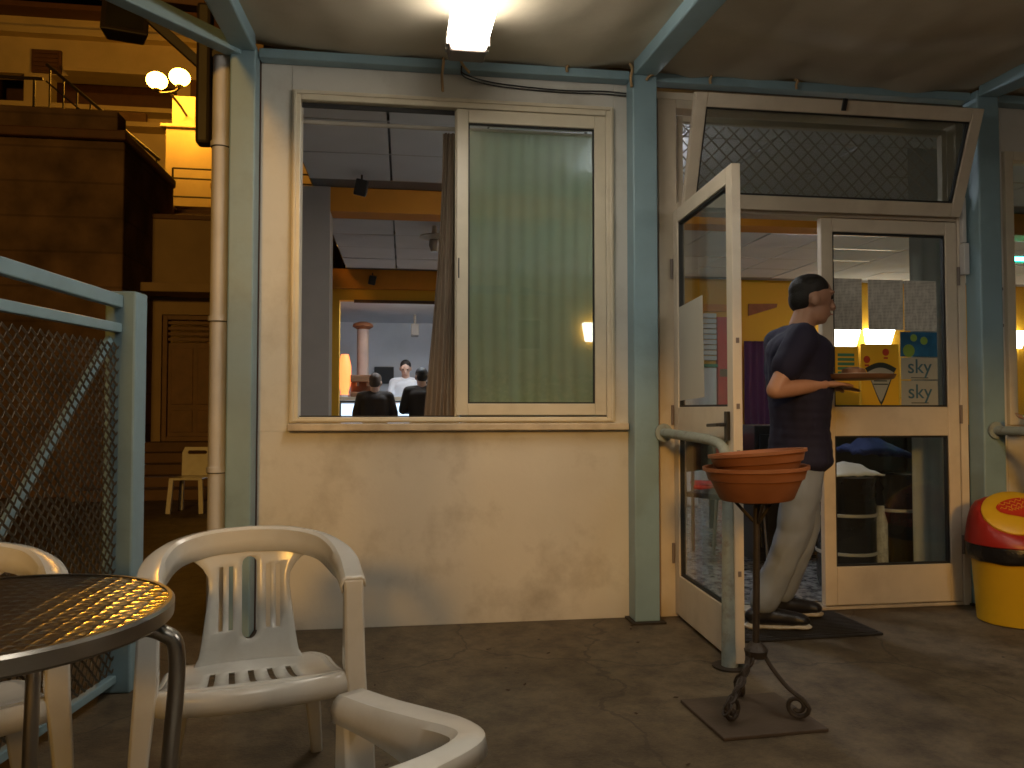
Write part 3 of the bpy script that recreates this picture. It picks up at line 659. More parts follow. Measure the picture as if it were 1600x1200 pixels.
MB().box(-0.38, 0.38, -0.04, 0.04, -0.075, -0.0505).build('tube', emit('near fill tube', (0.94, 0.95, 1.0), 85.0), t, bevel=0.01)
ng = thing('neon_tube', 'green neon tube high inside the right hand window', 'lamp', (5.65, 2.9, 2.52))
MB().tube([(0, 0, 0), (0.9, 0, 0)], 0.018, 8).build('tube', 'neon', ng, smooth=True)
MB().box(-0.02, 0.92, 0.02, 0.04, -0.04, 0.04).build('bracket', 'black', ng)
MB().tube([(0.2, 0.03, 0.04), (0.2, 0.03, 0.23)], 0.006, 6).tube([(0.7, 0.03, 0.04), (0.7, 0.03, 0.23)], 0.006, 6).build('hanger', 'black', ng)
def speaker(loc, label, s=1.0, rx=0):
    t = thing('loudspeaker', label, 'speaker', loc)
    b = MB().quadbox([(-.055 * s, -.06 * s, -.07 * s), (.055 * s, -.06 * s, -.07 * s), (.05 * s, .05 * s, -.06 * s), (-.05 * s, .05 * s, -.06 * s), (-.055 * s, -.05 * s, .07 * s), (.055 * s, -.05 * s, .07 * s), (.05 * s, .05 * s, .06 * s), (-.05 * s, .05 * s, .06 * s)]).build('cabinet', 'black', t, bevel=0.01)
    b.rotation_euler = (R(20), R(12), 0)
    MB().tube([(0, 0.0, 0.05 * s), (0, 0.02, 0.11 * s)], 0.008, 6).build('bracket', 'black', t)
speaker((-0.31, 1.8, 2.655), 'dark loudspeaker hanging under the near cafe ceiling', 0.85)
speaker((-0.39, 5.73, 2.64), 'small dark loudspeaker on the orange beam above the bar', 0.8)
cl = thing('dish_lamp', 'unlit chrome dish lamp under the ceiling behind the beam', 'lamp', (0.27, 3.3, 2.62))
MB().lathe([(0.02, 0.13), (0.025, 0.06), (0.13, 0.035), (0.14, 0.02), (0.06, 0.0)], n=24).build('dish', 'marble', cl, smooth=True)
MB().lathe([(0.045, 0.0), (0.05, -0.05), (0.03, -0.11)], n=16).build('holder', 'chrome', cl, smooth=True)
# ---- bar
bar = thing('bar_counter', 'wooden bar counter with lit glass display case at the back', 'counter', (0, 6.6, 0.018))
MB().box(-1.5, 0.78, 0.05, 0.55, 0.0, 0.75).build('body', 'wood', bar)
MB().box(-1.5, 0.80, -0.02, 0.60, 1.15, 1.20).build('worktop', 'marble', bar, bevel=0.006)
for xa, xb in ((-0.83, -0.40), (-0.36, 0.30), (0.34, 0.76)):
    MB().box(xa, xb, 0.06, 0.5, 0.755, 1.11).build('display', 'case', bar)
    f_ = frame(MB(), xa - 0.02, xb + 0.02, 0.752, 1.148, 0.022, 0.02, 0.055).build('display_frame', 'black', bar)
    MB().box(xa, xb, 0.028, 0.034, 0.90, 0.906).build('shelf', 'band', f_)
pil = thing('column', 'pale peach column with terracotta cap behind the bar', 'column', (-0.60, 7.6, 0.0))
MB().lathe([(0.12, 0.018), (0.11, 1.2), (0.085, 1.5), (0.085, 2.22)], n=20).build('shaft', 'peach', pil, smooth=True)
MB().lathe([(0.09, 2.222), (0.15, 2.26), (0.14, 2.30), (0.06, 2.33)], n=20).build('cap', 'terra', pil, smooth=True)
tv = thing('monitor', 'dark monitor on the white wall behind the bartender', 'monitor', (-0.33, 9.199, 1.62))
MB().box(-0.16, 0.16, -0.06, -0.001, -0.14, 0.14).build('case', 'black', tv, bevel=0.005)
MB().box(-0.145, 0.145, -0.063, -0.0605, -0.125, 0.125).build('screen', 'gasket', tv)
bl = thing('orange_lamp', 'glowing orange lamp at the left end of the bar', 'lamp', (-0.80, 6.85, 1.219))
MB().lathe([(0.06, 0), (0.065, 0.02), (0.05, 0.06), (0.085, 0.20), (0.085, 0.42), (0.05, 0.58)], n=16).build('shade', 'orangelamp', bl, smooth=True)
MB().lathe([(0.075, -0.0), (0.075, 0.03)], n=16).build('base', 'white', bl)
cm = thing('coffee_machine', 'brown coffee machine on the counter left of the bartender', 'machine', (-0.55, 6.92, 1.219))
MB().box(-0.17, 0.15, -0.14, 0.14, 0, 0.07).box(-0.17, 0.15, -0.02, 0.14, 0.071, 0.20).box(-0.17, 0.15, -0.14, 0.14, 0.201, 0.30).build('body', 'wood', cm, bevel=0.01)
MB().tube([(-0.08, -0.08, 0.2), (-0.08, -0.08, 0.15)], 0.02, 10).tube([(0.06, -0.08, 0.2), (0.06, -0.08, 0.15)], 0.02, 10).build('spout', 'chrome', cm)
bf = thing('projector', 'grey projector hanging from the bar room ceiling', 'projector', (0.16, 8.0, 2.26))
MB().box(-0.06, 0.06, -0.12, 0.12, -0.09, 0.09).build('case', 'grey', bf, bevel=0.015)
MB().tube([(0, 0, 0.09), (0, 0, 0.24)], 0.02, 8).build('mount', 'grey', bf)
sh = thing('wall_shelf', 'thin dark shelf on the white wall right of the bartender', 'shelf', (0.35, 9.199, 1.48))
MB().box(-0.3, 0.3, -0.15, -0.001, 0, 0.03).build('board', 'black', sh)
MB().box(-0.25, -0.23, -0.12, -0.001, -0.08, -0.001).box(0.23, 0.25, -0.12, -0.001, -0.08, -0.001).build('bracket', 'black', sh)
# ---- dining room furniture seen through the doors
nc = thing('wall_niche', 'white louvred cabinet with orange surround on the yellow far wall', 'cabinet', (3.95, 5.898, 0.022))
MB().box(-0.40, 0.28, -0.05, 0.0, 2.33, 2.42).box(-0.48, -0.401, -0.05, 0.0, 0.0, 2.42).build('surround', 'orange', nc)
MB().box(-0.40, 0.13, -0.05, 0.0, 0.0, 1.58).build('cabinet', 'white', nc, bevel=0.006)
for k in range(9): MB().box(-0.40, 0.13, -0.06, -0.001, 1.68 + 0.07 * k, 1.735 + 0.07 * k).build('louvre', 'white', nc)
MB().box(-0.40, 0.135, -0.08, -0.001, 1.585, 1.625).build('green_shelf', 'cardgreen', nc)
rd = thing('red_door', 'red panel door beside the white cabinet on the far wall', 'door', (4.26, 5.899, 0.022))
MB().box(-0.165, 0.17, -0.06, 0.0, 0, 2.25).build('panel', 'redpaint', rd, bevel=0.004)
MB().box(-0.14, 0.14, -0.065, -0.0605, 1.46, 1.56).build('plaque', 'wood', rd)
tag(MB().quadbox([(4.55, 5.88, 2.30), (4.95, 5.88, 2.42), (4.95, 5.895, 2.42), (4.55, 5.895, 2.30), (4.55, 5.88, 2.46), (4.96, 5.88, 2.47), (4.96, 5.895, 2.47), (4.55, 5.895, 2.46)]).build('pennant', 'terra'), 'red pennant on the yellow far wall near the door', 'pennant')
curtain('purple_curtain', 'purple', 4.42, 4.80, 0.5, 1.95, 5.75, 4, 0.02, 'dark purple hanging on the yellow far wall')
def cafe_table(x, y, label, cloth, h=0.74, w=0.35):
    t = thing('dining_table', label, 'table', (x, y, 0.021))
    MB().box(-w, w, -w, w, h - 0.03, h).build('tabletop', cloth, t, bevel=0.006)
    for sx in (-1, 1):
        for sy in (-1, 1): MB().box(sx * w * .85 - .02, sx * w * .85 + .02, sy * w * .85 - .02, sy * w * .85 + .02, 0, h - 0.0305).build('leg', 'black', t)
    MB().grid(lambda u, v: (-w - 0.01 + 2 * (w + .01) * u, -w - 0.012 - 0.02 * math.sin(u * 20), h - 0.002 - 0.30 * v), 24, 2).build('cloth_drop', cloth, t, smooth=True)
    return t
cafe_table(2.95, 2.3, 'dining table with dark blue cloth inside the doorway', 'bluecloth')
tag(MB().grid(lambda u, v: (2.75 + 0.42 * u, 2.12 + 0.3 * v, 0.765 + 0.09 * abs(noise.noise(Vector((u * 4, v * 4, 3)))) + 0.05 * math.sin(u * 3.1) * math.sin(v * 3.1)), 16, 12).build('napkin', 'shirtwhite', None, smooth=True, solid=0.004), 'crumpled white napkin on the blue clothed table', 'napkin')
def steel_chair(x, y, rz, seatm, label):
    t = thing('dining_chair', label, 'chair', (x, y, 0.021), rz, 'dining chairs inside the cafe')
    MB().box(-0.2, 0.2, -0.2, 0.2, 0.44, 0.475).build('seat', seatm, t, bevel=0.012)
    MB().grid(lambda u, v: (-0.2 + 0.4 * u, 0.2 + 0.03 * math.sin(v * 1.2) - 0.05 * (1 - (2 * u - 1) ** 2) * -1, 0.60 + 0.26 * v), 8, 5).build('backrest', seatm, t, smooth=True, solid=0.015)
    for sx in (-1, 1):
        MB().tube(cr([(sx * 0.19, 0.22, 0.0), (sx * 0.19, 0.19, 0.45), (sx * 0.19, 0.215, 0.87)], 6), 0.012, 8).build('leg', 'chrome', t, smooth=True)
        MB().tube([(sx * 0.19, -0.20, 0.0), (sx * 0.18, -0.17, 0.44)], 0.012, 8).build('leg', 'chrome', t, smooth=True)
    return t
steel_chair(2.35, 1.75, R(160), 'redpaint', 'red seated dining chair just inside the doorway')
steel_chair(2.15, 1.15, R(35), 'black', 'black seated dining chair nearest to the doorway')
steel_chair(3.75, 2.6, R(-80), 'black', 'black seated dining chair behind the right door leaf')
fz = thing('ice_cream_freezer', 'low white chest freezer with pink side seen through the open door leaf', 'freezer', (2.7, 4.35, 0.021))
MB().box(-0.42, 0.42, -0.28, 0.28, 0, 0.82).build('cabinet', 'white', fz, bevel=0.02)
MB().box(-0.42, 0.42, -0.27, 0.27, 0.825, 0.86).build('lid', 'glassdirty', fz)
MB().box(-0.36, -0.02, -0.284, -0.281, 0.2, 0.7).build('sticker', 'peach', fz)
sbd = thing('sideboard', 'black sideboard added to keep the view behind the drums dark', 'sideboard', (3.1, 1.35, 0.021))  # added dark mass that stands in for the dim interior here
MB().box(-0.75, 0.9, -0.22, 0.22, 0.06, 0.92).build('cabinet', 'black', sbd, bevel=0.006)
for k in range(3): MB().box(-0.72 + 0.54 * k, -0.21 + 0.54 * k, -0.24, -0.2205, 0.10, 0.86).build('cupboard_door', 'black', sbd, bevel=0.004)
for x in (-0.7, 0.85): MB().box(x - 0.03, x + 0.03, -0.2, 0.2, 0, 0.059).build('foot', 'black', sbd)
# black drums behind the right leaf
def drum(x, y, r, label, zs):
    t = thing('drum', label, 'drum', (x, y, 0.021), 0, 'black drums behind the right door leaf')
    MB().lathe([(r * .96, 0), (r, 0.03), (r, 0.60), (r * 1.03, 0.61), (r * 1.03, 0.635), (r * .95, 0.64)], n=32).build('body', 'barrel', t, smooth=True)
    for z in zs: MB().lathe([(r + 0.001, z), (r + 0.006, z + 0.003), (r + 0.006, z + 0.017), (r + 0.001, z + 0.02)], n=32, cap0=False, cap1=False).build('band', 'band', t, smooth=True)
    return t
drum(2.585, 0.44, 0.165, 'shiny black drum with two pale bands behind the door glass', (0.19, 0.41))
drum(3.02, 0.62, 0.175, 'shiny black drum with one pale band beside the grey curtain', (0.41,))
tag(MB().lathe([(0.035, 0), (0.038, 0.02), (0.038, 0.36), (0.022, 0.42), (0.02, 0.46)], n=16).build('roll', 'paper', None, smooth=True, loc=(2.795, 0.42, 0.021)), 'slim white printed roll standing between the two black drums', 'roll')
tag(MB().grid(lambda u, v: (2.42 + 0.34 * u, 0.32 + 0.25 * v, 0.67 + 0.065 * math.sin(u * 3.1) * math.sin(v * 3.14) + 0.02 * noise.noise(Vector((u * 5, v * 5, 1)))), 14, 10).build('bundle', 'shirtwhite', None, smooth=True, solid=0.01), 'white cloth bundle lying on the left black drum', 'cloth')
tag(MB().grid(lambda u, v: (2.72 + 0.36 * u, 0.50 + 0.28 * v, 0.80 + 0.07 * math.sin(u * 3.1) * math.sin(v * 3.14) - 0.1 * u * 0.3 + 0.03 * noise.noise(Vector((u * 5, v * 5, 7)))), 14, 10).build('bag', 'bluecloth', None, smooth=True, solid=0.03), 'dark blue bag heaped on the black drums', 'bag')

# ================================================================== papers and posters on the door glass (right leaf, inner side)
PY = -0.0012
def sheet(name, m, x0, x1, z0, z1, label, cat='notice', y=PY):
    cx, cz_ = (x0 + x1) / 2, (z0 + z1) / 2
    o = MB().box(-(x1 - x0) / 2, (x1 - x0) / 2, -0.0006, 0.0006, -(z1 - z0) / 2, (z1 - z0) / 2).build(name, m, None, loc=(cx, y, cz_))
    return tag(o, label, cat)
sheet('paper_notice', 'paper', 2.255, 2.425, 1.475, 1.750, 'printed white notice nearest the doorway, leftmost of three on the glass')
sheet('paper_notice', 'paper', 2.462, 2.665, 1.478, 1.748, 'printed white notice in the middle of three on the glass')
sheet('paper_notice', 'paper', 2.672, 2.862, 1.475, 1.746, 'printed white notice by the hinge side, rightmost of three')
s1 = sheet('green_flyer', 'posteryellow', 2.262, 2.40, 1.068, 1.385, 'yellow flyer with green print block near the doorway edge', 'flyer')
for k in range(5): MB().box(-0.05, 0.045, -0.002, -0.0008, 0.01 + 0.024 * k, 0.026 + 0.024 * k).build('print_line', 'cardgreen', s1)
s2 = sheet('yellow_poster', 'posteryellow', 2.415, 2.632, 1.064, 1.400, 'yellow poster with dark shield emblem and two red dots', 'poster')
def shield(w, h, n=14):
    pts = []
    for i in range(n + 1): t = i / n; pts.append((-w + 2 * w * t, h * (0.72 + 0.28 * math.sin(math.pi * t))))
    for i in range(1, n): t = i / n; pts.append((w * (1 - t) ** 0.8, h * 0.72 - (h * 1.72) * t ** 1.3))
    pts.append((0, -h))
    for i in range(n - 1, 0, -1): t = i / n; pts.append((-w * (1 - t) ** 0.8, h * 0.72 - (h * 1.72) * t ** 1.3))
    return pts
link('shield', poly_holes(shield(0.092, 0.115), [], lambda u, v: (u + 0.005, -0.0012, v - 0.045)), 'inkdark', s2)
link('shield_face', poly_holes(shield(0.078, 0.092), [], lambda u, v: (u + 0.003, -0.0018, v - 0.050)), 'cardgrey', s2)
for k in range(3): MB().box(-0.04 + 0.004 * k, 0.045 - 0.006 * k, -0.003, -0.002, -0.05 + 0.018 * k, -0.044 + 0.018 * k).build('emblem_line', 'inkdark', s2)
for x, z in ((-0.075, 0.085), (0.035, 0.125)):
    link('red_dot', poly_holes([(0.02 * math.cos(q / 12 * 6.283), 0.02 * math.sin(q / 12 * 6.283)) for q in range(12)], [], lambda u, v, x=x, z=z: (x + u, -0.0014, z + v)), 'inkred', s2)
    MB().box(x - 0.012, x + 0.012, -0.0016, -0.0009, z - 0.036, z - 0.026).build('red_mark', 'inkred', s2)
s3 = sheet('blue_sticker', 'cardblue', 2.645, 2.862, 1.335, 1.468, 'blue and green sticker above the two grey word cards', 'sticker')
for x, z, r in ((-0.06, -0.035, 0.035), (0.03, 0.02, 0.022), (-0.03, 0.035, 0.02)):
    link('green_spot', poly_holes([(r * math.cos(q / 14 * 6.283), r * math.sin(q / 14 * 6.283)) for q in range(14)], [], lambda u, v, x=x, z=z: (x + u, -0.0014, z + v)), 'limegreen', s3)
for z0, z1, lb in ((1.212, 1.330, 'grey card reading sky, upper one of the pair'), (1.066, 1.205, 'grey card reading sky, lower one of the pair')):
    s4 = sheet('word_card', 'cardgrey', 2.648, 2.862, z0, z1, lb, 'card')
    text('word', 'sky', 0.11, 'inkteal', s4, (0.0, -0.0022, 0.008))
    MB().box(-0.05, 0.05, -0.002, -0.0008, -0.052, -0.048).build('small_print', 'inkdark', s4)
# sheet taped to the open leaf
pn = MB().box(-0.18, 0.18, -0.0006, 0.0006, -0.235, 0.235).build('paper_notice', 'paperplain', None, loc=(1.4505, -0.30, 1.40))
pn.location = (1.362, -0.27, 1.335); pn.rotation_euler = (0, R(-2.0), R(-92.5)); tag(pn, 'blank buff sheet taped to the glass of the open door leaf', 'notice')

# ================================================================== handrails by the entrance
def handrail(name, pts, r, label, foot):
    t = thing(name, label, 'handrail', (foot[0], foot[1], 0))
    off = Vector((foot[0], foot[1], 0)); pts = [Vector(p) - off for p in pts]
    MB().tube(cr(pts[:5], 8), 0.023, 12).build('rail', 'bluepeel', t, smooth=True)
    MB().tube([pts[4], (0, 0, 0.002)], [0.024, 0.034] , 14).build('upright', 'bluepeel', t, smooth=True)
    MB().lathe([(0.07, 0.0005), (0.07, 0.008)], n=20).build('foot_plate', 'iron', t)
    MB().lathe([(0.045, 0), (0.045, 0.012)], n=16).xform(Matrix.Translation(pts[0]) @ Matrix.Rotation(R(90), 4, 'X')).build('flange', 'bluepeel', t)
handrail('handrail', [(1.275, -0.122, 0.935), (1.292, -0.35, 0.928), (1.312, -0.62, 0.918), (1.318, -0.745, 0.89), (1.320, -0.785, 0.80)], 0.03, 'weathered blue handrail bending down left of the open door', (1.320, -0.785))
handrail('handrail', [(3.10, -0.122, 0.94), (3.10, -0.35, 0.938), (3.10, -0.62, 0.93), (3.10, -0.745, 0.90), (3.10, -0.79, 0.80)], 0.03, 'blue handrail behind the yellow bin at the right post', (3.10, -0.79))
# ================================================================== door mat
mt = thing('doormat', 'black ribbed rubber doormat in front of the doorway', 'mat', (1.855, -0.275, 0.001), R(2))
MB().box(-0.35, 0.35, -0.205, 0.205, 0, 0.012).build('base', 'rubber', mt, bevel=0.004)
for k in range(17): MB().box(-0.33, 0.33, -0.19 + 0.0228 * k, -0.178 + 0.0228 * k, 0.0121, 0.017).build('rib', 'rubber', mt)
# ================================================================== plant stand
ps = thing('plant_stand', 'dark wrought iron plant stand with scroll feet in front of the door', 'plant stand', (1.20, -1.275, 0.012))
MB().tube([(0, 0, 0.225), (0.004, 0, 0.45), (0.008, 0.0, 0.715)], 0.012, 10).build('stem', 'iron', ps, smooth=True)
MB().lathe([(0.035, 0.19), (0.04, 0.215), (0.02, 0.24)], n=14).build('collar', 'iron', ps, smooth=True)
def scroll_leg(ang, twist=False):
    d = Vector((math.cos(ang), math.sin(ang), 0)); pts = []
    for r_, z_ in ((0.015, 0.225), (0.045, 0.17), (0.10, 0.105), (0.148, 0.072), (0.170, 0.046)): pts.append(d * r_ + Vector((0, 0, z_)))
    path = cr(pts, 6); c0 = d * 0.132 + Vector((0, 0, 0.046))
    for k in range(1, 22):
        q = -0.05 - k * 0.42; rr = 0.038 - 0.0012 * k; path.append(c0 + d * (rr * math.cos(q)) + Vector((0, 0, rr * math.sin(q))))
    if twist:
        mb = MB()
        for i in range(0, 24, 3):
            p = path[i]; q = path[min(i + 3, len(path) - 1)]; c = (p + q) / 2; t = (q - p).normalized(); u = Vector((0, 0, 1)).cross(t).normalized() if i % 2 else t.cross(Vector((0, 0, 1)).cross(t)).normalized()
            mb.tube([c + t * (0.022 * math.cos(a / 10 * 6.283)) + u * (0.013 * math.sin(a / 10 * 6.283)) for a in range(10)], 0.005, 6, closed=True)
        mb.build('chain', 'iron', ps, smooth=True)
    return MB().tube(path, 0.0075, 8).build('leg', 'iron', ps, smooth=True)
scroll_leg(R(-36)); scroll_leg(R(-150), True); scroll_leg(R(90))
MB().lathe([(0.055, 0.715), (0.06, 0.722), (0.05, 0.726)], n=20).build('tray_support', 'iron', ps, smooth=True)
for q in (20, 140, 260):
    a = R(q); MB().tube(cr([(0.01, 0, 0.64), (0.04 * math.cos(a) + .008, 0.04 * math.sin(a), 0.68), (0.085 * math.cos(a) + .008, 0.085 * math.sin(a), 0.728)], 5), 0.006, 6).build('arm', 'iron', ps, smooth=True)
pl = MB().box(-0.185, 0.185, -0.165, 0.165, 0, 0.011).build('base_board', 'plate', None, bevel=0.002, loc=(1.180, -1.275, 0.001)); pl.rotation_euler = (0, 0, R(3.5))
tag(pl, 'thin square dark board on the floor under the plant stand', 'board')
def bowl(name, label, loc, r, h, tilt):
    t = thing(name, label, 'planter', loc, 0, 'terracotta bowls on the plant stand'); t.rotation_euler = tilt
    MB().lathe([(r * .66, 0), (r * .70, 0.006), (r * .86, h * .60), (r * .90, h * .62), (r * .95, h * .88), (r, h * .90), (r * 1.0, h), (r * .95, h), (r * .90, h * .8), (r * .80, h * .55)], n=40, cap1=False).build('bowl', 'terra', t, smooth=True)
    MB().lathe([(r * .72, h * .5), (r * .795, h * .56), (0.02, h * .6)], n=28).build('soil', 'soil', t, smooth=True)
bowl('planter_bowl', 'lower terracotta planter bowl sitting on the iron stand', (1.208, -1.275, 0.740), 0.178, 0.115, (R(0), R(-2), 0))
bowl('planter_bowl', 'upper terracotta planter bowl nested askew in the other', (1.222, -1.272, 0.800), 0.166, 0.105, (R(-3), R(-4.5), 0))
# ================================================================== bin
bn = thing('litter_bin', 'yellow litter bin with red hood and oval yellow flap', 'bin', (2.995, -0.335, 0.001))
MB().lathe([(0.146, 0), (0.154, 0.004), (0.176, 0.335), (0.180, 0.34)], n=40).build('tub', 'binyellow', bn, smooth=True)
def bagfn(u, v):
    q = u * 6.2832; r = 0.184 + 0.010 * math.sin(v * 3.14) + 0.004 * noise.noise(Vector((math.cos(q) * 4, math.sin(q) * 4, v * 3)))
    return (r * math.cos(q), r * math.sin(q), 0.40 - 0.095 * v - 0.008 * noise.noise(Vector((math.cos(q) * 2, math.sin(q) * 2, 5))) * v)
MB().grid(bagfn, 60, 6).build('bin_bag', 'bag', bn, smooth=True, solid=0.003)
hood = MB().lathe([(0.196, 0.382), (0.201, 0.386), (0.200, 0.40), (0.195, 0.45), (0.187, 0.50), (0.174, 0.55), (0.152, 0.585), (0.11, 0.605), (0.05, 0.612), (0.01, 0.612)], n=44)
HN = Vector((-0.24, -0.62, 0.75)).normalized(); HC = Vector((-0.022, -0.078, 0.522))
hood.v = [tuple(Vector(p) - HN * max(0.0, HN.dot(Vector(p) - HC))) for p in hood.v]
hood.build('hood', 'binred', bn, smooth=True)
FT = Matrix.Translation(HC + Vector((0.0, 0.02, 0.017)) + HN * 0.002) @ Vector((0, 0, 1)).rotation_difference(HN).to_matrix().to_4x4()
def disc(rx, ry, h, n=40): return [(rx * math.cos(6.2832 * k / n), ry * math.sin(6.2832 * k / n)) for k in range(n)]
fm = MB().lathe([(1.0, -0.01), (1.0, 0.006), (0.93, 0.014), (0.5, 0.021), (0.02, 0.023)], n=44, sx=0.156, sy=0.136).xform(FT)
fm.build('flap', 'binyellow', bn, smooth=True)
LS = 1.45
lg = []
for k in range(15): q = math.pi * (0.05 + 0.95 * k / 14); lg.append((0.062 * math.cos(q) + 0.005, 0.026 + 0.026 * math.sin(q)))
lg += [(-0.055, 0.012), (-0.04, -0.004), (-0.01, -0.024), (0.02, -0.05), (0.05, -0.078), (0.036, -0.045), (0.034, -0.02), (0.05, 0.0), (0.064, 0.018)]
link('logo', poly_holes(lg, [], lambda u, v: FT @ Vector((u * LS, v * LS - 0.004, 0.0262 - 0.55 * (u * u + v * v)))), 'logored', bn)
tb = MB()
for k, (xa, xb, z) in enumerate(((-0.04, 0.055, 0.036), (-0.045, 0.05, 0.020), (-0.025, 0.03, 0.006))):
    tb.tube([FT @ Vector(((xa + (xb - xa) * i / 16) * LS, (z + 0.006 * math.sin(i * 1.9)) * LS, 0.0255)) for i in range(17)], 0.0018, 5)
tb.build('logo_script', 'binyellow', bn)
# ================================================================== mesh fence on the left
fe = thing('mesh_fence', 'blue steel fence panel with expanded metal mesh left of the table', 'fence', (-1.055, -0.70, 0))
DIR = Vector((-0.12, -1, 0)).normalized()
def fp(s, z, o=0.0): return DIR * s + Vector((0, 0, z)) + Vector((DIR.y, -DIR.x, 0)) * o * -1
MB().bar((0.005, 0, 0.001), (0.005, 0, 1.495), 0.115, 0.10, DIR).build('post', 'blue', fe, bevel=0.008)
FL = 2.3
MB().bar(fp(0.052, 1.455), fp(FL, 1.47), 0.035, 0.05).build('top_rail', 'blue', fe, bevel=0.005)
MB().bar(fp(0.052, 1.355), fp(FL, 1.33), 0.03, 0.035).build('middle_rail', 'blue', fe, bevel=0.004)
MB().bar(fp(0.052, 0.055), fp(FL, 0.075), 0.03, 0.03).build('bottom_rail', 'blue', fe, bevel=0.004)
MB().bar(fp(0.07, 1.31, -0.022), fp(0.93, 0.44, -0.022), 0.02, 0.036, (0, 0, 1)).build('brace', 'blue', fe, bevel=0.003)
MB().bar(fp(FL + 0.03, 0.001), fp(FL + 0.03, 1.5), 0.06, 0.06, DIR).build('post', 'blue', fe, bevel=0.006)
em = MB(); dw, dh = 0.046, 0.023; th_ = 0.0058
nx = int((FL - 0.06) / dw); nz_ = int(1.24 / dh)
for i in range(nx):
    for j in range(nz_):
        sx = 0.06 + (i + (0.5 if j % 2 else 0)) * dw; sz = 0.08 + j * dh
        for a in (-1, 1):
            p0 = fp(sx, sz, 0.003); p1 = fp(sx + a * dw / 2, sz + dh, -0.003)
            up_ = Vector((0, 0, th_)); ou = Vector((1, 0, 0)) * 0.003
            b_ = len(em.v); em.v += [tuple(q) for q in (p0 - up_ / 2 - ou, p1 - up_ / 2 - ou, p1 + up_ / 2 + ou, p0 + up_ / 2 + ou)]
            em.f.append((b_, b_ + 1, b_ + 2, b_ + 3))
me = bpy.data.meshes.new('mesh_panel'); me.from_pydata(em.v, [], em.f); link('mesh_panel', me, mat('rusty mesh', (0.20, 0.16, 0.11), 0.5, 0.4, var=0.4, scale=9), fe, solid=0.0015)['kind'] = 'stuff'
# ================================================================== table
tb_ = thing('bistro_table', 'round steel bistro table with swirl polished top at the left edge', 'table', (-0.675, -2.452, 0))
MB().lathe([(0.284, 0.695), (0.29, 0.70), (0.291, 0.722), (0.287, 0.727), (0.281, 0.7265)], n=72, cap0=False, cap1=False).build('rim', 'chrome', tb_, smooth=True)
MB().lathe([(0.2805, 0.712), (0.2805, 0.7245), (0.02, 0.7245)], n=72).build('tabletop', 'swirl', tb_)
for k in range(4):
    a = R(8 + 90 * k); c, s = math.cos(a), math.sin(a)
    MB().tube(cr([(0.05 * c, 0.05 * s, 0.675), (0.20 * c, 0.20 * s, 0.685), (0.275 * c, 0.275 * s, 0.672), (0.298 * c, 0.298 * s, 0.62), (0.285 * c, 0.285 * s, 0.40), (0.27 * c, 0.27 * s, 0.015)], 7), 0.014, 10).build('leg', 'chrome', tb_, smooth=True)
    MB().lathe([(0.017, 0), (0.017, 0.03)], (0.27 * c, 0.27 * s, 0), 10).build('foot_cap', 'black', tb_)
MB().tube([(0.28 * math.cos(q / 24 * 6.2832), 0.28 * math.sin(q / 24 * 6.2832), 0.30) for q in range(24)], 0.009, 8, closed=True).build('stretcher_ring', 'chrome', tb_, smooth=True)
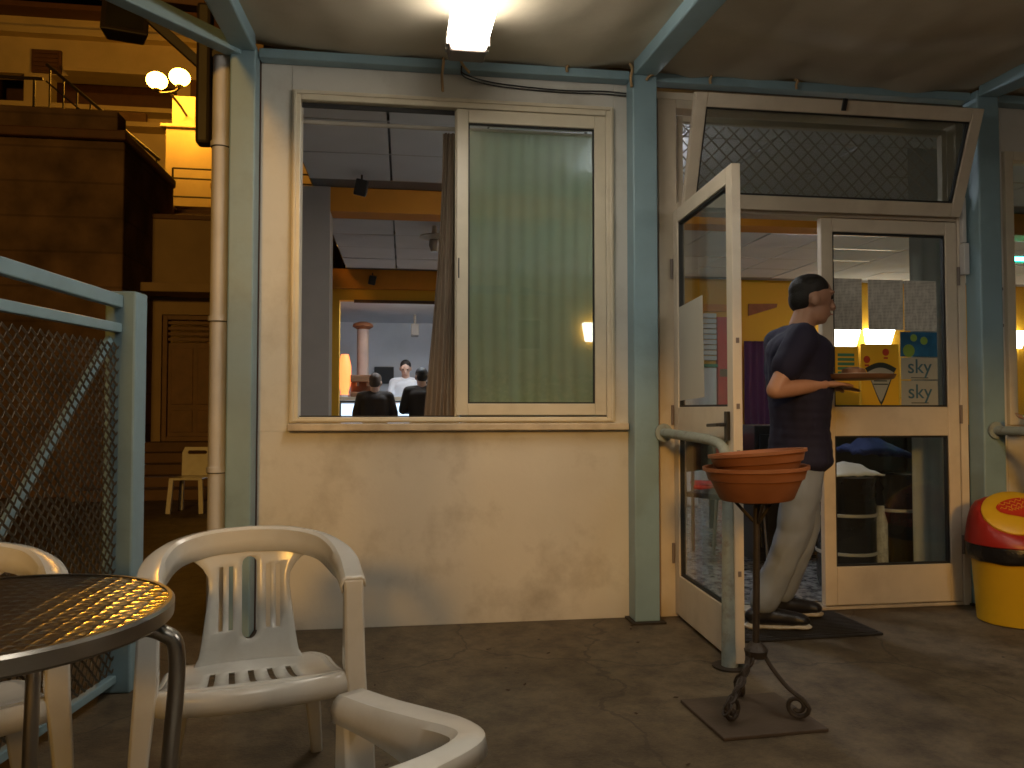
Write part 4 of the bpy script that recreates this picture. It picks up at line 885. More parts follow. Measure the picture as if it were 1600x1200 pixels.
# ================================================================== plastic armchairs
def armchair(loc, rz, label):
    t = thing('plastic_armchair', label, 'chair', loc, rz, 'white plastic armchairs around the table')
    SZF, SZB = 0.390, 0.338
    def sz(y): k = (y + 0.22) / 0.35; return SZF + (SZB - SZF) * max(0, min(1, k)) - 0.02 * math.sin(math.pi * max(0, min(1, k)))
    # seat: grid whose columns and rows run along the edges of the slots
    def sx_(y):                                    # half width of the seat at y
        k = (y + 0.045) / 0.178; w = 0.212 * (1 - 0.35 * (y + 0.04))
        return w * (1 - max(0, abs(k) - 0.72) ** 2 * 1.9)
    cen = (-0.47, -0.235, 0.0, 0.235, 0.47); hw = 0.036
    us = sorted([-1, -0.9, -0.75, -0.6, 0.6, 0.75, 0.9, 1, -0.35, -0.12, 0.12, 0.35] + [c - hw for c in cen] + [c + hw for c in cen])
    vs_ = [-0.223, -0.215, -0.20, -0.18, -0.158, -0.15, -0.11, -0.07, -0.03, 0.01, 0.042, 0.05, 0.08, 0.11, 0.125, 0.133]
    def seat_p(u, y):
        x = u * sx_(y) * (1 + 0.10 * u * u * 0)
        yy = y - (0.022 * (1 - u * u) if y < -0.05 else 0) * min(1, (-0.05 - y) / 0.15 if y < -0.05 else 0)
        return (x, yy, sz(yy) + 0.12 * max(0, abs(x) - 0.11) ** 1.5)
    sm_ = MB(); nv = len(vs_)
    for u in us:
        for y in vs_: sm_.v.append(seat_p(u, y))
    for i in range(len(us) - 1):
        mid = (us[i] + us[i + 1]) / 2; inslot = any(abs(mid - c) < hw for c in cen)
        for j in range(nv - 1):
            if inslot and -0.151 <= vs_[j] and vs_[j + 1] <= 0.043: continue
            a = i * nv + j; sm_.f.append((a, a + nv, a + nv + 1, a + 1))
    sm_.build('seat', 'plastic', t, smooth=True, solid=0.006)
    loop = [seat_p(u, vs_[0]) for u in us] + [seat_p(1, y) for y in vs_[1:]] + [seat_p(u, vs_[-1]) for u in reversed(us[:-1])] + [seat_p(-1, y) for y in reversed(vs_[1:-1])]
    ap = MB(); n = len(loop)
    prof = ((0.0, 0.0), (0.007, -0.002), (0.013, -0.008), (0.017, -0.022), (0.018, -0.052))
    for k, p in enumerate(loop):
        a = Vector(loop[k - 1]); b = Vector(loop[(k + 1) % n]); nn = Vector((b.y - a.y, -(b.x - a.x))).normalized()
        drop = 1.0 if p[1] < -0.10 else 0.55
        for dx, dz in prof: ap.v.append((p[0] + nn.x * dx, p[1] + nn.y * dx, p[2] + dz * drop))
    for k in range(n):
        for j in range(4): a = k * 5 + j; b = ((k + 1) % n) * 5 + j; ap.f.append((a, b, b + 1, a + 1))
    ap.build('apron', 'plastic', t, smooth=True, solid=0.006)
    # backrest panel: columns follow the slot edges, the middle slot has round ends
    def bk(u, v):
        k = (v - 0.335) / 0.32
        return (u, 0.135 + 0.046 * k + 0.017 * k * k + 0.007 * k - 1.15 * u * u * (1.05 - 0.1 * k), v)
    zc, hh, rc = 0.508, 0.112, 0.021
    def cw(z):
        d = abs(z - zc) - (hh - rc)
        return 0.005 if d >= rc * 0.98 else (rc if d <= 0 else max(0.005, math.sqrt(max(0, rc * rc - d * d))))
    zs = [0.325, 0.34, 0.36, 0.38] + [zc - hh + q for q in (0.0, 0.002, 0.006, 0.012, 0.021)] + [0.423, 0.46, 0.50, 0.54, 0.57, 0.596] + [zc + hh - q for q in (0.012, 0.006, 0.002, 0.0)] + [0.626, 0.634, 0.642]
    zs = sorted(set(round(q, 4) for q in zs)); nzs = len(zs)
    def W(z):
        k = (z - 0.325) / 0.34; w = 0.142 - 0.044 * k ** 0.7
        if z > 0.545: w += 0.050 * min(1.0, (z - 0.545) / 0.075) ** 2.2
        if z < 0.37: w += 0.020 * ((0.37 - z) / 0.045) ** 2
        return w
    bm_ = MB()
    def colx(z): c = cw(z); p = [c, 0.034, 0.045, 0.057, 0.072, 0.084, (0.084 + W(z)) / 2 + 0.002, max(0.0885, W(z))]; return [-q for q in reversed(p)] + p
    for z in zs:
        for x in colx(z): bm_.v.append(bk(x, z))
    nc_ = 16
    for j in range(nzs - 1):
        zm = (zs[j] + zs[j + 1]) / 2
        for i in range(nc_ - 1):
            if i == 7 and abs(zm - zc) < hh: continue
            if i in (2, 4, 10, 12) and 0.4225 < zm < 0.5965: continue
            a = j * nc_ + i; bm_.f.append((a, a + 1, a + nc_ + 1, a + nc_))
    bm_.build('backrest', 'plastic', t, smooth=True, solid=0.007)
    # arm and back rail: inverted-U ribbon
    ctr = [(0.236, -0.212, 0.620), (0.243, -0.12, 0.628), (0.248, -0.02, 0.642), (0.236, 0.075, 0.662), (0.195, 0.150, 0.683), (0.11, 0.198, 0.698), (0.0, 0.212, 0.703)]
    half = cr(ctr, 5); full = half + [Vector((-p.x, p.y, p.z)) for p in reversed(half[:-1])]
    nP = len(full); rib = MB()
    for i, p in enumerate(full):
        s = i / (nP - 1); w = 1 - abs(2 * s - 1)                 # 0 at the arm fronts, 1 mid back
        tn = (full[min(i + 1, nP - 1)] - full[max(i - 1, 0)]).normalized()
        inw = Vector((-tn.y, tn.x, 0)).normalized()               # to the inside
        bw = min(1, max(0, (w - 0.35) / 0.45)); bw = bw * bw * (3 - 2 * bw)
        wd = 0.050 * (1 - bw) + 0.024 * bw; sk = 0.035 * (1 - bw) + 0.068 * bw + 0.03 * math.exp(-((w - 0.45) / 0.2) ** 2)
        o0 = p - inw * wd * 0.5; i0 = p + inw * wd * 0.5
        rib.v += [tuple(o0 - inw * 0.004 + Vector((0, 0, -0.022))), tuple(o0 - inw * 0.001 + Vector((0, 0, -0.004))), tuple(o0 + inw * 0.006), tuple(i0 - inw * 0.006),
                  tuple(i0 + inw * 0.001 + Vector((0, 0, -0.006))), tuple(i0 + inw * 0.004 * (1 - bw) + inw * 0.002 + Vector((0, 0, -sk * 0.5))), tuple(i0 + inw * 0.003 + Vector((0, 0, -sk)))]
    for i in range(nP - 1):
        for j in range(6): a = i * 7 + j; rib.f.append((a, a + 7, a + 8, a + 1))
    rib.build('armrest_rail', 'plastic', t, smooth=True, solid=0.006)
    for sx in (-1, 1):
        L_ = MB()
        def legsec(x, y, z, w, d): return [(sx * (x - w / 2), y, z), (sx * (x + w / 2), y, z), (sx * (x + w / 2), y + d, z), (sx * (x - w / 2), y + d, z)]
        secs = [legsec(0.262, -0.245, 0.0, 0.034, 0.030), legsec(0.252, -0.236, 0.25, 0.044, 0.044), legsec(0.240, -0.226, 0.40, 0.052, 0.055), legsec(0.237, -0.218, 0.56, 0.048, 0.040), legsec(0.236, -0.214, 0.618, 0.050, 0.030)]
        for s_ in secs: L_.v += s_
        for i in range(len(secs) - 1):
            for j in range(4): a = i * 4 + j; b = i * 4 + (j + 1) % 4; L_.f.append((a, b, b + 4, a + 4))
        L_.f += [(3, 2, 1, 0), tuple(4 * (len(secs) - 1) + j for j in range(4))]
        L_.build('leg', 'plastic', t, bevel=0.006, smooth=True)
        B_ = MB(); B_.bar((sx * 0.165, 0.115, 0.335), (sx * 0.205, 0.265, 0.0), 0.050, 0.034, (0, 1, 0.3), 0.034, 0.026); B_.build('leg', 'plastic', t, bevel=0.006)
    return t
armchair((-0.402, -1.637, 0), R(13), 'white plastic armchair facing the camera beside the steel table')
armchair((-0.174, -2.897, 0), R(210.6), 'white plastic armchair cut off by the bottom edge, seen from behind')
armchair((-1.10, -1.80, 0), R(28), 'white plastic armchair mostly hidden behind the table at the left edge')

# ================================================================== street behind, on the left
tb2 = thing('terrace_building', 'cream stucco house with dark windows lit orange behind the stairs', 'house', (-8, 14, 0))
def bpart(name, m, *a, parent=None):
    x0, x1, y0, y1, z0, z1 = a; return MB().box(x0 + 8, x1 + 8, y0 - 14, y1 - 14, z0, z1).build(name, m, parent or tb2)
# facade in strips round the recessed loggia
bpart('wall', 'stucco', -18, -2.4, 14.0, 14.4, 0, 7.62)
bpart('wall', 'stucco', -18, -2.4, 14.0, 14.4, 8.36, 9.62)
bpart('wall', 'stucco', -18, -8.95, 14.001, 14.4, 7.621, 8.359)
bpart('wall', 'stucco', -8.22, -7.72, 14.001, 14.4, 7.621, 8.359)
bpart('wall', 'stucco', -5.05, -2.4, 14.001, 14.4, 7.621, 8.359)
bpart('recess_wall', 'shutter', -9.2, -4.9, 15.0, 15.2, 7.0, 9.0)
bpart('cornice', 'stucco', -18, -2.4, 13.75, 13.999, 9.16, 9.30)
bpart('roof_edge', 'shutter', -18, -2.4, 13.55, 14.4, 9.625, 9.74)
w_ = bpart('window', 'shutter', -8.05, -7.45, 13.93, 13.999, 8.38, 8.88)
for k in range(5): bpart('slat', 'shutter', -8.0, -7.5, 13.90, 13.929, 8.41 + .095 * k, 8.48 + .095 * k, parent=w_)
bpart('ledge', 'stucco', -7.3, -4.9, 13.7, 13.999, 8.36, 8.44)
bpart('ledge', 'stucco', -18, -4.9, 13.6, 13.999, 7.50, 7.60)
bpart('ledge', 'stucco', -18, -4.9, 13.55, 13.999, 7.16, 7.26)
bpart('balcony_wall', 'oldwood', -18, -5.6, 13.68, 13.80, 7.262, 7.499)
bpart('shutter', 'shutter', -4.75, -4.4, 13.93, 13.999, 7.3, 8.4)
tp = thing('lamp_pillar', 'bright yellow lit wall with pillar below the globe lamps', 'wall', (-3.9, 10.3, 0))
MB().box(-0.28, 2.3, 0.0, 0.4, 3.5, 6.02).build('wall', 'stucco', tp, bevel=0.01)
MB().box(-0.36, 2.3, -0.06, 0.45, 6.021, 6.08).build('coping', 'stucco', tp, bevel=0.01)
MB().box(-0.20, 0.20, 0.05, 0.40, 6.081, 6.62).build('pillar', 'stucco', tp, bevel=0.02)
MB().box(0.5, 2.3, -0.1, -0.01, 4.95, 5.03).build('ledge', 'stonelight', tp)
gl = thing('globe_lamp', 'twin globe street lamp glowing orange above the stairs', 'street lamp', (-3.91, 9.5, 6.29))
for x, z in ((-0.185, 0.225), (0.175, 0.305)):
    b = MB().sphere((x, 0, z), (0.165, 0.165, 0.135), 24, 14).build('globe', 'globe', gl, smooth=True)
    MB().lathe([(0.06, z - 0.17), (0.07, z - 0.145), (0.05, z - 0.13)], (x, 0, 0), 16).build('collar', 'railing', gl)
MB().tube(cr([(-0.185, 0, 0.06), (-0.1, 0, 0.02), (0.1, 0, 0.06), (0.175, 0, 0.14)], 5), 0.022, 8).tube([(0.02, 0, 0.04), (0.06, 0.45, 0.0), (0.06, 0.845, -0.02)], 0.022, 8).build('bracket', 'railing', gl)
# retaining wall, terrace, stairs
rw = thing('retaining_wall', 'tall dark stone retaining wall at the far left', 'wall', (-6, 6, 0))
MB().box(-8, 2.62, 0, 2.0, 0, 4.30).build('wall', 'courses', rw, bevel=0.02)
MB().box(-8, 2.66, -0.08, 2.0, 4.301, 4.42).build('coping', 'shutter', rw, bevel=0.02)
MB().box(-8, 2.52, 0.05, 0.35, 4.421, 4.70).build('parapet', 'courses', rw, bevel=0.02)
for k in range(7): MB().tube([(-3.0 + 0.75 * k, 0.2, 4.70), (-3.0 + 0.75 * k, 0.2, 5.10)], 0.016, 6).build('rail_post', 'railing', rw)
MB().tube([(-7, 0.2, 5.10), (1.6, 0.2, 5.10)], 0.02, 6).build('handrail', 'railing', rw)
stt = thing('outdoor_stairs', 'stone stairs with dark railing climbing to the left behind the wall', 'stairs', (-4.2, 8.3, 0))
for k in range(11):
    xx = -0.72 + 0.125 * k; zz = 5.40 - 0.125 * k
    MB().box(xx, xx + 0.18, -0.35, 0.9, zz - 1.4, zz).build('step', 'stucco', stt, bevel=0.008)
MB().tube([(-0.95, -0.30, 6.05), (0.62, -0.30, 4.72)], 0.024, 8).build('handrail', 'railing', stt)
MB().tube([(-0.95, -0.30, 5.80), (0.62, -0.30, 4.47)], 0.014, 6).build('rail', 'railing', stt)
for k in range(9): xx = -0.9 + 0.185 * k; MB().tube([(xx, -0.30, 5.3 - 0.85 * (xx + .72) - 0.05), (xx, -0.30, 6.01 - 0.847 * (xx + .9))], 0.012, 6).build('baluster', 'railing', stt)
tr = thing('terrace_wall', 'plain rendered terrace wall with ledge above the old door', 'wall', (-2.9, 7.1, 0))
MB().box(-0.80, 1.9, 0.0, 0.4, 2.70, 3.63).build('upper_wall', 'stonelight', tr)
MB().box(-0.95, 1.9, -0.45, 0.02, 2.58, 2.699).build('ledge', 'stonelight', tr, bevel=0.01)
MB().box(-0.80, -0.36, 0.05, 0.4, 0.0, 2.579).build('lower_wall', 'stonelight', tr)
MB().box(-0.359, 1.9, 0.05, 0.4, 2.34, 2.578).build('lower_wall', 'stonelight', tr)
MB().box(0.42, 1.9, 0.051, 0.4, 0.0, 2.339).build('lower_wall', 'stonelight', tr)
MB().box(-0.85, 1.9, -0.02, 0.42, 3.631, 3.70).build('coping', 'shutter', tr, bevel=0.01)
for k in range(5): MB().box(-0.75, 1.9, 0.45 + 0.3 * k, 0.75 + 0.3 * k, 3.2, 3.72 + 0.13 * k).build('upper_step', 'stone', tr, bevel=0.008)
od = thing('old_door', 'old brown panelled door with slatted vent above dark steps', 'door', (-2.87, 7.22, 0.62))
frame(MB(), -0.385, 0.445, 0.0, 1.715, 0.06, -0.04, 0.10).build('door_frame', 'oldwood', od, bevel=0.004)
MB().box(-0.324, 0.384, 0.02, 0.06, 0.061, 1.34).build('leaf', 'oldwood', od)
for xa, xb in ((-0.28, 0.0), (0.06, 0.34)):
    MB().box(xa, xb, 0.005, 0.0195, 0.12, 0.42).build('panel', 'oldwood', od, bevel=0.006); MB().box(xa, xb, 0.005, 0.0195, 0.50, 1.27).build('panel', 'oldwood', od, bevel=0.006)
for k in range(4): MB().box(-0.324, 0.384, 0.0, 0.03, 1.37 + 0.075 * k, 1.41 + 0.075 * k).build('vent_slat', 'oldwood', od)
ds = thing('door_steps', 'dark stone steps below the old brown door', 'steps', (-2.87, 7.1, 0))
for k in range(5): MB().box(-0.9, 0.9, -1.55 + 0.31 * k, 0.06, 0.124 * k + 0.001, 0.124 * (k + 1)).build('step', 'stone', ds, bevel=0.01)
rl = thing('terrace_railing', 'thin horizontal dark railing in front of the lit yellow wall', 'railing', (-3.3, 8.9, 3.6))
for k, z in enumerate((0.55, 0.83, 1.12, 1.28)): MB().tube([(-0.35 if z > 1.0 else -0.9, 0, z), (1.8, 0, z - 0.02)], 0.014, 6).build('bar', 'railing', rl)
for x in (-0.35, 0.5, 1.4): MB().tube([(x, 0, 0), (x, 0, 1.28)], 0.016, 6).build('post', 'railing', rl)
# small plastic chair in the passage
pc = thing('garden_chair', 'small armless plastic chair standing before the dark steps', 'chair', (-2.16, 4.5, 0.001), R(-6))
link('backrest', poly_holes(dens([(-0.15, 0.36), (0.15, 0.36), (0.155, 0.60), (0.13, 0.655), (-0.13, 0.655), (-0.155, 0.60)], 0.03), [slot(0, 0.60, 0.04, 0.20, 5, R(90))], lambda u, v: (u, 0.14 + 0.1 * (v - .36), v)), 'plastic', pc, solid=0.014)
MB().box(-0.165, 0.165, -0.16, 0.15, 0.335, 0.358).build('seat', 'plastic', pc, bevel=0.008)
for sx in (-1, 1):
    for sy in (-1, 1): MB().bar((sx * 0.145, sy * 0.135, 0.335), (sx * 0.165, sy * 0.16, 0), 0.045, 0.035, (0, 1, 0)).build('leg', 'plastic', pc, bevel=0.004)
# things under the eaves at the upper left
fd = thing('floodlight', 'switched off dark floodlight under the eaves at the upper left', 'floodlight', (-1.66, 1.0, 3.36))
b = MB().quadbox([(-.13, -.05, -.13), (.13, -.05, -.13), (.10, .06, -.10), (-.10, .06, -.10), (-.13, -.05, .14), (.13, -.05, .14), (.10, .06, .12), (-.10, .06, .12)]).build('case', 'railing', fd, bevel=0.01); b.rotation_euler = (R(-25), 0, R(15))
c_ = MB().box(-0.10, 0.10, -0.056, -0.0505, -0.10, 0.10).build('lens', 'glassdirty', b)
MB().tube([(0, 0.05, 0.08), (0.10, 0.10, 0.24)], 0.014, 6).build('arm', 'railing', fd)
ev = thing('eaves_frame', 'dark sloping roof strut and hanging bar beside the downpipe', 'strut', (-1.2, 1.0, 3.0))
MB().bar((-0.36, 0, 0.43), (0.0, 0, 0.11), 0.055, 0.055).build('strut', 'railing', ev, bevel=0.004)
MB().bar((-1.3, 0.10, 0.64), (0.25, 0.10, 0.56), 0.08, 0.10).build('eaves_beam', 'shutter', ev, bevel=0.004)
MB().box(-0.045, 0.04, -0.05, 0.05, -0.36, 0.50).build('hanging_bar', 'railing', ev, bevel=0.02)
MB().bar((0.041, 0, 0.2), (0.4, 0.02, 0.2), 0.04, 0.04).build('wall_bracket', 'railing', ev)

# ================================================================== behind the camera: what lights and shades the terrace
sl = thing('street_lamp', 'tall sodium street lamp across the road facing the cafe', 'street lamp', (-3.5, -20, 0))
MB().tube(cr([(0, -1.2, 0), (0, -1.2, 3.5), (0, -1.15, 5.6), (0, -0.7, 6.2), (0, 0, 6.22)], 6), 0.06, 10).build('pole', 'railing', sl, smooth=True)
MB().box(-0.16, 0.16, -0.35, 0.3, 6.16, 6.28).build('head', 'fix', sl, bevel=0.03)
MB().box(-0.12, 0.12, -0.28, 0.24, 6.135, 6.1595).build('lens', 'sodium', sl)
ld = bpy.data.lights.new('sodium_light', 'SPOT'); ld.energy = 4600; ld.color = (1.0, 0.50, 0.09); ld.shadow_soft_size = 1.0; ld.spot_size = R(150); ld.spot_blend = 0.6
lo = bpy.data.objects.new('sodium_light', ld); COL.objects.link(lo); lo.parent = sl; lo.location = (0, 0, 6.05); lo.rotation_euler = (R(50), 0, 0)
hd = thing('shade_hedge', 'unseen planter hedge added to shade the lower cafe wall', 'hedge', (1.4, -5.0, 0))  # added out of view so its shadow falls on the wall foot
MB().box(-3.6, 3.6, -0.22, 0.22, 0.001, 0.45).build('planter_box', 'stonelight', hd, bevel=0.02)
hm = MB(); rnd = random.Random(3)
for k in range(5200):
    x = rnd.uniform(-3.6, 3.6); top = 1.46 + 0.16 * noise.noise(Vector((x * 1.3, 0, 2))) + 0.07 * noise.noise(Vector((x * 4.5, 0, 8)))
    p = Vector((x, rnd.gauss(0, 0.13), 0.45 + (top - 0.45) * rnd.random() ** 0.7))
    a = Vector((rnd.gauss(0, 1), rnd.gauss(0, 1), rnd.gauss(0, 1))).normalized(); b = a.orthogonal().normalized(); s_ = rnd.uniform(0.03, 0.055)
    q = len(hm.v); hm.v += [tuple(p - a * s_), tuple(p + b * s_ * .5), tuple(p + a * s_), tuple(p - b * s_ * .5)]; hm.f.append((q, q + 1, q + 2, q + 3))
me = bpy.data.meshes.new('foliage'); me.from_pydata(hm.v, [], hm.f); link('foliage', me, 'leaf', hd)['kind'] = 'stuff'
ob = thing('opposite_house', 'yellow rendered house across the road with lit windows', 'house', (0, -27, 0))
MB().box(-16, 16, -1, 0, 0, 9).build('wall', 'stucco', ob)
for x, z in ((-2.6, 2.0), (-4.1, 1.1), (5, 4), (-8, 4)):
    w_ = frame(MB(), x - 0.55, x + 0.55, z - 0.55, z + 0.75, 0.07, 0.001, 0.06).build('window', 'alu', ob)
    MB().box(x - 0.48, x + 0.48, 0.001, 0.02, z - 0.48, z + 0.68).build('pane', emit('lit window', (0.8, 0.9, 1.0), 2.5) if x > -5 and x < 0 else 'dkwin', w_)

# ================================================================== people
def blob(bm, c, r, rot=None, n=2):
    m = Matrix.Translation(c) @ (rot.to_4x4() if rot else Matrix()) @ Matrix.Diagonal((r[0], r[1], r[2], 1))
    bmesh.ops.create_icosphere(bm, subdivisions=n, radius=1, matrix=m)
def caps(bm, pts):
    """chain of tapered round limbs: pts = [(p, r), ...]"""
    for (a, ra), (b, rb) in zip(pts, pts[1:]):
        a = Vector(a); b = Vector(b); L = (b - a).length
        if L > 1e-4:
            q = Vector((0, 0, 1)).rotation_difference((b - a).normalized()).to_matrix().to_4x4()
            bmesh.ops.create_cone(bm, cap_ends=True, segments=14, radius1=ra, radius2=rb, depth=L, matrix=Matrix.Translation((a + b) / 2) @ q)
        blob(bm, a, (ra,) * 3); blob(bm, b, (rb,) * 3)
def fuse(name, bm, m, parent, voxel, sm=3, crease=0.0):
    me = bpy.data.meshes.new(name); bm.to_mesh(me); bm.free()
    o = bpy.data.objects.new(name, me); COL.objects.link(o)
    md = o.modifiers.new('r', 'REMESH'); md.mode = 'VOXEL'; md.voxel_size = voxel
    md = o.modifiers.new('s', 'SMOOTH'); md.iterations = sm; md.factor = 0.5
    dg = bpy.context.evaluated_depsgraph_get(); me2 = bpy.data.meshes.new_from_object(o.evaluated_get(dg))
    bpy.data.objects.remove(o)
    if crease:
        for v in me2.vertices:
            p = v.co; k = noise.noise(Vector((p.x * 9, p.y * 9, p.z * 5 + 3))) + 0.6 * noise.noise(Vector((p.x * 22, p.y * 22, p.z * 14)))
            v.co = p + v.normal * (crease * k)
    return link(name, me2, m, parent, smooth=True)
def person(label, loc, J, face, skin, hair, shirt, trousers, bulk=1.0, voxel=0.011, sleeves=0.55, shoes=True, detail=True, longhair=False):
    """J: joints relative to loc. face: unit vector the head looks along."""
    t = thing('person', label, 'person', loc)
    V = {k: Vector(v) for k, v in J.items() if k != 'curl'}
    f = Vector(face).normalized(); sd = f.cross(Vector((0, 0, 1))).normalized(); up = sd.cross(f).normalized()   # sd: the person's right
    RH = Matrix((sd, f, up)).transposed()
    H = V['head']
    body = bmesh.new()
    blob(body, H + up * 0.03, (0.076, 0.096, 0.098), RH, 3)
    blob(body, H - up * 0.045 + f * 0.022, (0.060, 0.072, 0.072), RH, 3)
    blob(body, H - up * 0.085 + f * 0.058, (0.028, 0.026, 0.024), RH)
    caps(body, [(H + up * 0.018 + f * 0.090, 0.012), (H - up * 0.022 + f * 0.108, 0.017)])
    blob(body, H - up * 0.057 + f * 0.088, (0.026, 0.014, 0.012), RH)
    for s in (-1, 1):
        blob(body, H + sd * (s * 0.078) - up * 0.005 - f * 0.01, (0.012, 0.024, 0.034), RH)
        blob(body, H + sd * (s * 0.034) + up * 0.045 + f * 0.080, (0.030, 0.016, 0.010), RH)
    caps(body, [(H - up * 0.06 - f * 0.02, 0.056), (V['neck'], 0.060), (V['chest'], 0.08)])
    caps(body, [(V['chest'], 0.09), (V['pelvis'], 0.10)])
    sh = bmesh.new(); tr_ = bmesh.new()
    ax = (V['shR'] - V['shL']).normalized(); sp_ = (V['neck'] - V['pelvis']).normalized(); fr = sp_.cross(ax).normalized(); RT = Matrix((ax, fr, sp_)).transposed()
    lo_ = V['pelvis'] - sp_ * 0.09; hi_ = V['chest'] + sp_ * 0.06
    for q in range(13):
        k = q / 12; wx = 0.172 - 0.014 * math.sin(math.pi * min(1, k * 1.6)) + 0.016 * max(0, k - 0.5) * 2; wy = 0.126 - 0.010 * math.sin(math.pi * min(1, k * 1.5)) + 0.006 * k
        blob(sh, lo_.lerp(hi_, k), (wx * bulk, wy * bulk, 0.075 if k < 0.9 else 0.11), RT, 3)
    caps(sh, [(V['shL'], 0.066), (V['neck'] - sp_ * 0.035, 0.072), (V['shR'], 0.066)])
    for k in 'LR':
        s_, e_, w_ = V['sh' + k], V['el' + k], V['wr' + k]
        caps(body, [(s_, 0.048), (e_, 0.039), (e_.lerp(w_, 0.35), 0.040), (w_, 0.027)])
        m_ = s_.lerp(e_, sleeves) if sleeves <= 1 else e_
        caps(sh, [(s_, 0.066 * bulk), (m_, 0.062 * bulk)])
        if sleeves > 1: caps(sh, [(e_, 0.056), (e_.lerp(w_, 0.92), 0.042)])
        d_ = (w_ - e_).normalized(); d_ = V.get('hd' + k, d_).normalized()
        pn_ = V.get('pn' + k, Vector((0, 0, -1))); sa = d_.cross(pn_).normalized(); pn_ = sa.cross(d_) * -1
        palm = w_ + d_ * 0.055; RP = Matrix((sa, d_, sa.cross(d_))).transposed()
        blob(body, palm, (0.041, 0.055, 0.017), RP)
        curl = J.get('curl', 0.5)
        for q, (off, ln) in enumerate(((-0.030, 0.062), (-0.010, 0.075), (0.010, 0.070), (0.029, 0.055))):
            b0 = w_ + d_ * 0.095 + sa * off; d1 = (d_ + pn_ * curl * 0.6).normalized(); d2 = (d_ + pn_ * curl * 1.8).normalized()
            caps(body, [(b0 - d_ * 0.02, 0.0095), (b0 + d1 * ln * 0.55, 0.0088), (b0 + d1 * ln * 0.55 + d2 * ln * 0.45, 0.0078)])
        tsd = -1 if k == 'R' else 1
        b0 = w_ + d_ * 0.03 + sa * 0.036 * tsd; caps(body, [(b0, 0.013), (b0 + (d_ + sa * 0.9 * tsd).normalized() * 0.035, 0.0105), (b0 + (d_ * 1.4 + sa * 0.9 * tsd + pn_ * 0.5).normalized() * 0.062, 0.009)])
        h_, kn, an, to = V['hip' + k], V['kn' + k], V['an' + k], V['to' + k]
        caps(body, [(h_, 0.07), (kn, 0.048), (an, 0.036), (an.lerp(to, 0.4) - Vector((0, 0, 0.035)), 0.03)])
        caps(tr_, [(V['pelvis'] - sp_ * 0.02, 0.105), (h_, 0.092), (h_.lerp(kn, 0.5), 0.082 * bulk), (kn, 0.066 * bulk), (kn.lerp(an, 0.4), 0.066 * bulk), (an + Vector((0, 0, 0.02)), 0.058 * bulk)])
        if shoes:
            so = bmesh.new(); hp = an - Vector((0, 0, 0.045)); fd_ = (to - an); fd_.z = 0; fd_.normalize()
            caps(so, [(hp - fd_ * 0.045, 0.040), (hp + fd_ * 0.06, 0.042), (to, 0.034)]); caps(so, [(an, 0.045), (hp, 0.043)])
            blob(so, to, (0.045, 0.045, 0.030))
            so_ = fuse('shoe', so, 'shoe', t, voxel)
            slm = bmesh.new(); z_ = min(hp.z, to.z) - 0.032
            RF = Matrix((fd_.cross(Vector((0, 0, 1))), fd_, Vector((0, 0, 1)))).transposed()
            blob(slm, Vector((0, 0, 0)) + (hp - fd_ * 0.045) * 1 + Vector((0, 0, z_ - hp.z)), (0.044, 0.050, 0.016), RF); blob(slm, to + Vector((0, 0, z_ - to.z + .004)), (0.049, 0.056, 0.015), RF)
            a_ = hp - fd_ * 0.045; a_.z = z_; b_ = to.copy(); b_.z = z_ + .002
            blob(slm, (a_ + b_) / 2, (0.042, (b_ - a_).length * 0.6, 0.014), RF)
            fuse('sole', slm, 'sole', so_, voxel)
    blob(tr_, V['pelvis'], (0.165, 0.118, 0.12), RT, 3)
    fuse('body', body, skin, t, min(voxel, 0.0065) if detail else voxel, 2)
    cz1 = 0.010 if detail else 0
    fuse('shirt', sh, shirt, t, voxel, 4, cz1); fuse('trousers', tr_, trousers, t, voxel, 4, cz1)
    hb = bmesh.new()
    blob(hb, H + up * 0.050 - f * 0.012, (0.080, 0.097, 0.085), RH, 3); blob(hb, H + up * 0.008 - f * 0.048, (0.072, 0.056, 0.078), RH, 3)
    if longhair: blob(hb, H - up * 0.08 - f * 0.05, (0.085, 0.06, 0.12), RH, 3)
    fuse('hair', hb, hair, t, voxel * 0.7, 1, 0.008 if detail else 0)
    for s in (-1, 1):
        MB().sphere(H + sd * (s * 0.032) + up * 0.022 + f * 0.0855, 0.0105, 10, 8).build('eye', 'eye', t, smooth=True)
    mb_ = MB(); c_ = H - up * 0.057 + f * 0.1005; mb_.bar(c_ - sd * 0.022, c_ + sd * 0.022, 0.006, 0.004); mb_.build('mouth', 'inkred', t, bevel=0.001)
    return t
# waiter stepping out with a tray
person('waiter in a navy shirt and grey blue trousers carrying a tray through the doorway', (1.865, -0.33, 0.0), {
    'pelvis': (0.02, 0.0, 0.90), 'chest': (0.015, 0.0, 1.26), 'neck': (0.03, 0.0, 1.44), 'head': (0.082, -0.005, 1.575),
    'shL': (0.0, 0.17, 1.385), 'shR': (-0.055, -0.165, 1.375), 'elL': (0.02, 0.22, 1.12), 'elR': (-0.215, -0.215, 1.135),
    'wrL': (0.20, 0.10, 1.155), 'wrR': (0.045, -0.165, 1.165), 'hdL': (1, -0.4, 0.0), 'hdR': (1, 0.25, 0.02), 'pnL': (0, 0, 1), 'pnR': (0, 0, 1), 'curl': 0.15,
    'hipL': (0.035, 0.085, 0.85), 'hipR': (0.005, -0.085, 0.85), 'knL': (0.10, 0.10, 0.49), 'anL': (-0.02, 0.15, 0.125), 'toL': (0.15, 0.13, 0.068),
    'knR': (-0.045, -0.05, 0.47), 'anR': (-0.185, -0.01, 0.120), 'toR': (-0.015, -0.05, 0.062)},
    (1, -0.12, -0.10), 'skin', 'hair', 'navy', 'beige', bulk=1.14)
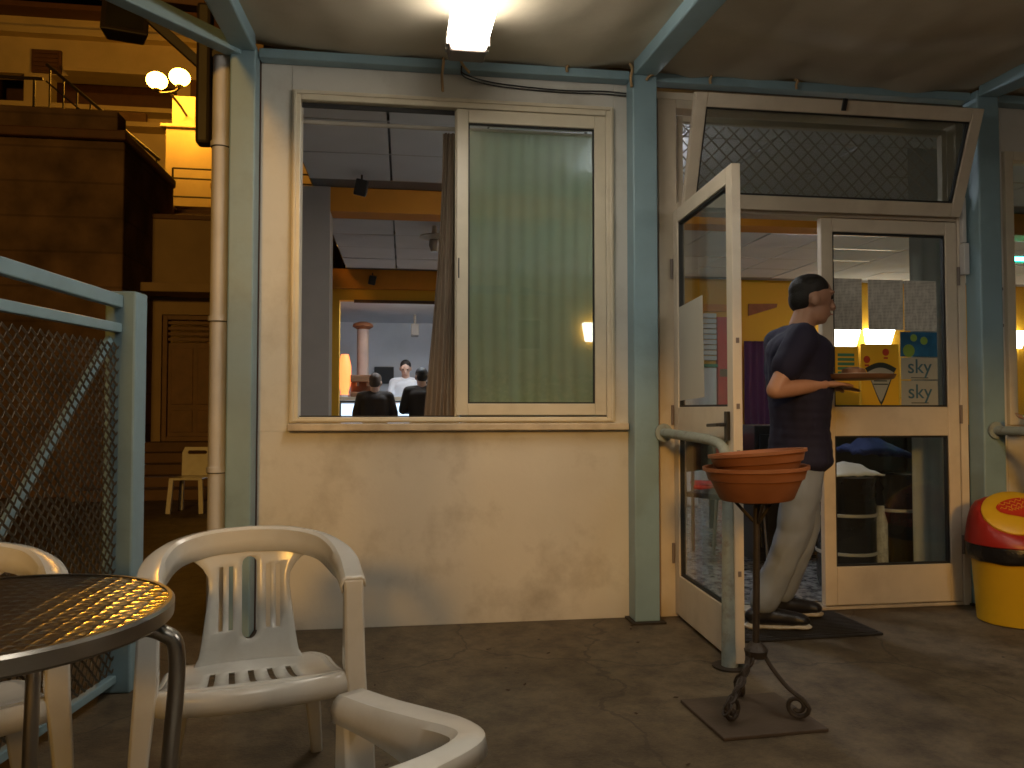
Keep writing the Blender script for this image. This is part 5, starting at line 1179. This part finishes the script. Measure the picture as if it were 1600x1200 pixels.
ty = thing('serving_tray', 'round brown serving tray held by the waiter', 'tray', (2.12, -0.42, 1.192))
MB().lathe([(0.16, 0), (0.165, 0.003), (0.175, 0.022), (0.170, 0.022), (0.16, 0.008), (0.01, 0.007)], n=40).build('tray', 'wood', ty, smooth=True)
pt = tag(MB().lathe([(0.07, 0), (0.115, 0.016), (0.117, 0.019), (0.06, 0.006), (0.01, 0.005)], n=32).build('plate', 'shirtwhite', None, smooth=True, loc=(2.11, -0.42, 1.1995)), 'white plate lying on the waiter\'s tray', 'plate')
tag(MB().lathe([(0.05, 0), (0.058, 0.01), (0.05, 0.035), (0.02, 0.045)], n=20).build('cake', 'wood', None, smooth=True, loc=(2.11, -0.42, 1.206)), 'brown pastry on the white plate', 'food')
STAND = {'hipL': (-0.09, 0, 0.85), 'hipR': (0.09, 0, 0.85), 'knL': (-0.10, -0.02, 0.48), 'knR': (0.10, -0.02, 0.48), 'anL': (-0.11, 0.02, 0.115), 'anR': (0.11, 0.02, 0.115), 'pelvis': (0, 0, 0.90)}
def upright(k, facing):   # facing = +1 away from the camera, -1 towards it; k scales the height
    J = {}
    base = dict(STAND, chest=(0, 0.0, 1.25), neck=(0, 0, 1.43), head=(0, 0.03, 1.57), shL=(-0.17, 0, 1.38), shR=(0.17, 0, 1.38), elL=(-0.23, 0.05, 1.12), elR=(0.23, 0.05, 1.12),
                wrL=(-0.16, 0.26, 1.10), wrR=(0.16, 0.26, 1.10), toL=(-0.12, 0.16, 0.058), toR=(0.12, 0.16, 0.058))
    for n, (x, y, z) in base.items(): J[n] = (x * facing, y * facing, z * k)
    J['curl'] = 0.6
    return J
person('customer in dark clothes at the bar, the left one of two', (-0.36, 6.0, 0.02), upright(0.865, 1), (0.1, 1, -0.15), 'skinpale', 'hairbrown', 'darkcloth', 'darkcloth', voxel=0.014, sleeves=2, detail=False)
person('customer in dark clothes at the bar, half hidden by the brown curtain', (0.22, 6.03, 0.02), upright(0.915, 1), (-0.15, 1, -0.15), 'skinpale', 'hair', 'darkcloth', 'darkcloth', voxel=0.014, sleeves=2, detail=False)
person('bartender in a white shirt looking down behind the bar counter', (0.02, 7.45, 0.02), upright(1.03, -1), (-0.05, -1, -0.45), 'skinpale', 'hair', 'shirtwhite', 'darkcloth', voxel=0.012, sleeves=0.6, detail=False)
# person at the right edge with a hand on the rail
person('person in dark clothes at the right edge resting a hand on the handrail', (3.36, -0.62, 0.0), {
    'pelvis': (0.05, 0.0, 0.90), 'chest': (0.03, 0.02, 1.22), 'neck': (0.02, 0.03, 1.41), 'head': (0.0, 0.06, 1.55),
    'shL': (-0.16, 0.06, 1.36), 'shR': (0.18, -0.02, 1.36), 'elL': (-0.17, 0.07, 1.09), 'elR': (0.26, 0.0, 1.08), 'wrL': (-0.20, 0.20, 1.01), 'wrR': (0.20, 0.22, 1.05),
    'hdL': (-0.5, 0.85, -0.10), 'pnL': (0, 0, -1), 'curl': 0.55,
    'hipL': (-0.05, 0.0, 0.85), 'hipR': (0.13, 0, 0.85), 'knL': (-0.05, 0.05, 0.48), 'knR': (0.14, 0.0, 0.48), 'anL': (-0.04, 0.0, 0.115), 'anR': (0.15, -0.03, 0.115), 'toL': (-0.07, 0.15, 0.058), 'toR': (0.16, 0.12, 0.058)},
    (-0.6, 0.8, -0.1), 'skin', 'hair', 'darkcloth', 'darkcloth', voxel=0.012, sleeves=0.6, detail=False)

# ================================================================== small litter on the terrace
lm = MB(); lm.v = [(-0.014, 0, 0.002), (-0.004, 0.006, 0.005), (0.010, 0.004, 0.003), (0.016, -0.001, 0.006), (0.006, -0.006, 0.002), (-0.006, -0.005, 0.004)]; lm.f = [(0, 1, 4, 5), (1, 2, 3, 4)]
lme = lm.mesh('dead_leaf'); lme.materials.append(M['dryleaf'])
rr = random.Random(11)
for k in range(18):
    o = bpy.data.objects.new('dead_leaf', lme); COL.objects.link(o)
    o.location = (rr.uniform(-0.2, 1.1), rr.uniform(-1.9, -0.15), 0.001); o.rotation_euler = (0, 0, rr.uniform(0, 6.28)); o.scale = (rr.uniform(.5, 1.2),) * 3
    tag(o, 'tiny dark dead leaf lying on the terrace floor', 'leaf', 'dead leaves on the terrace floor')
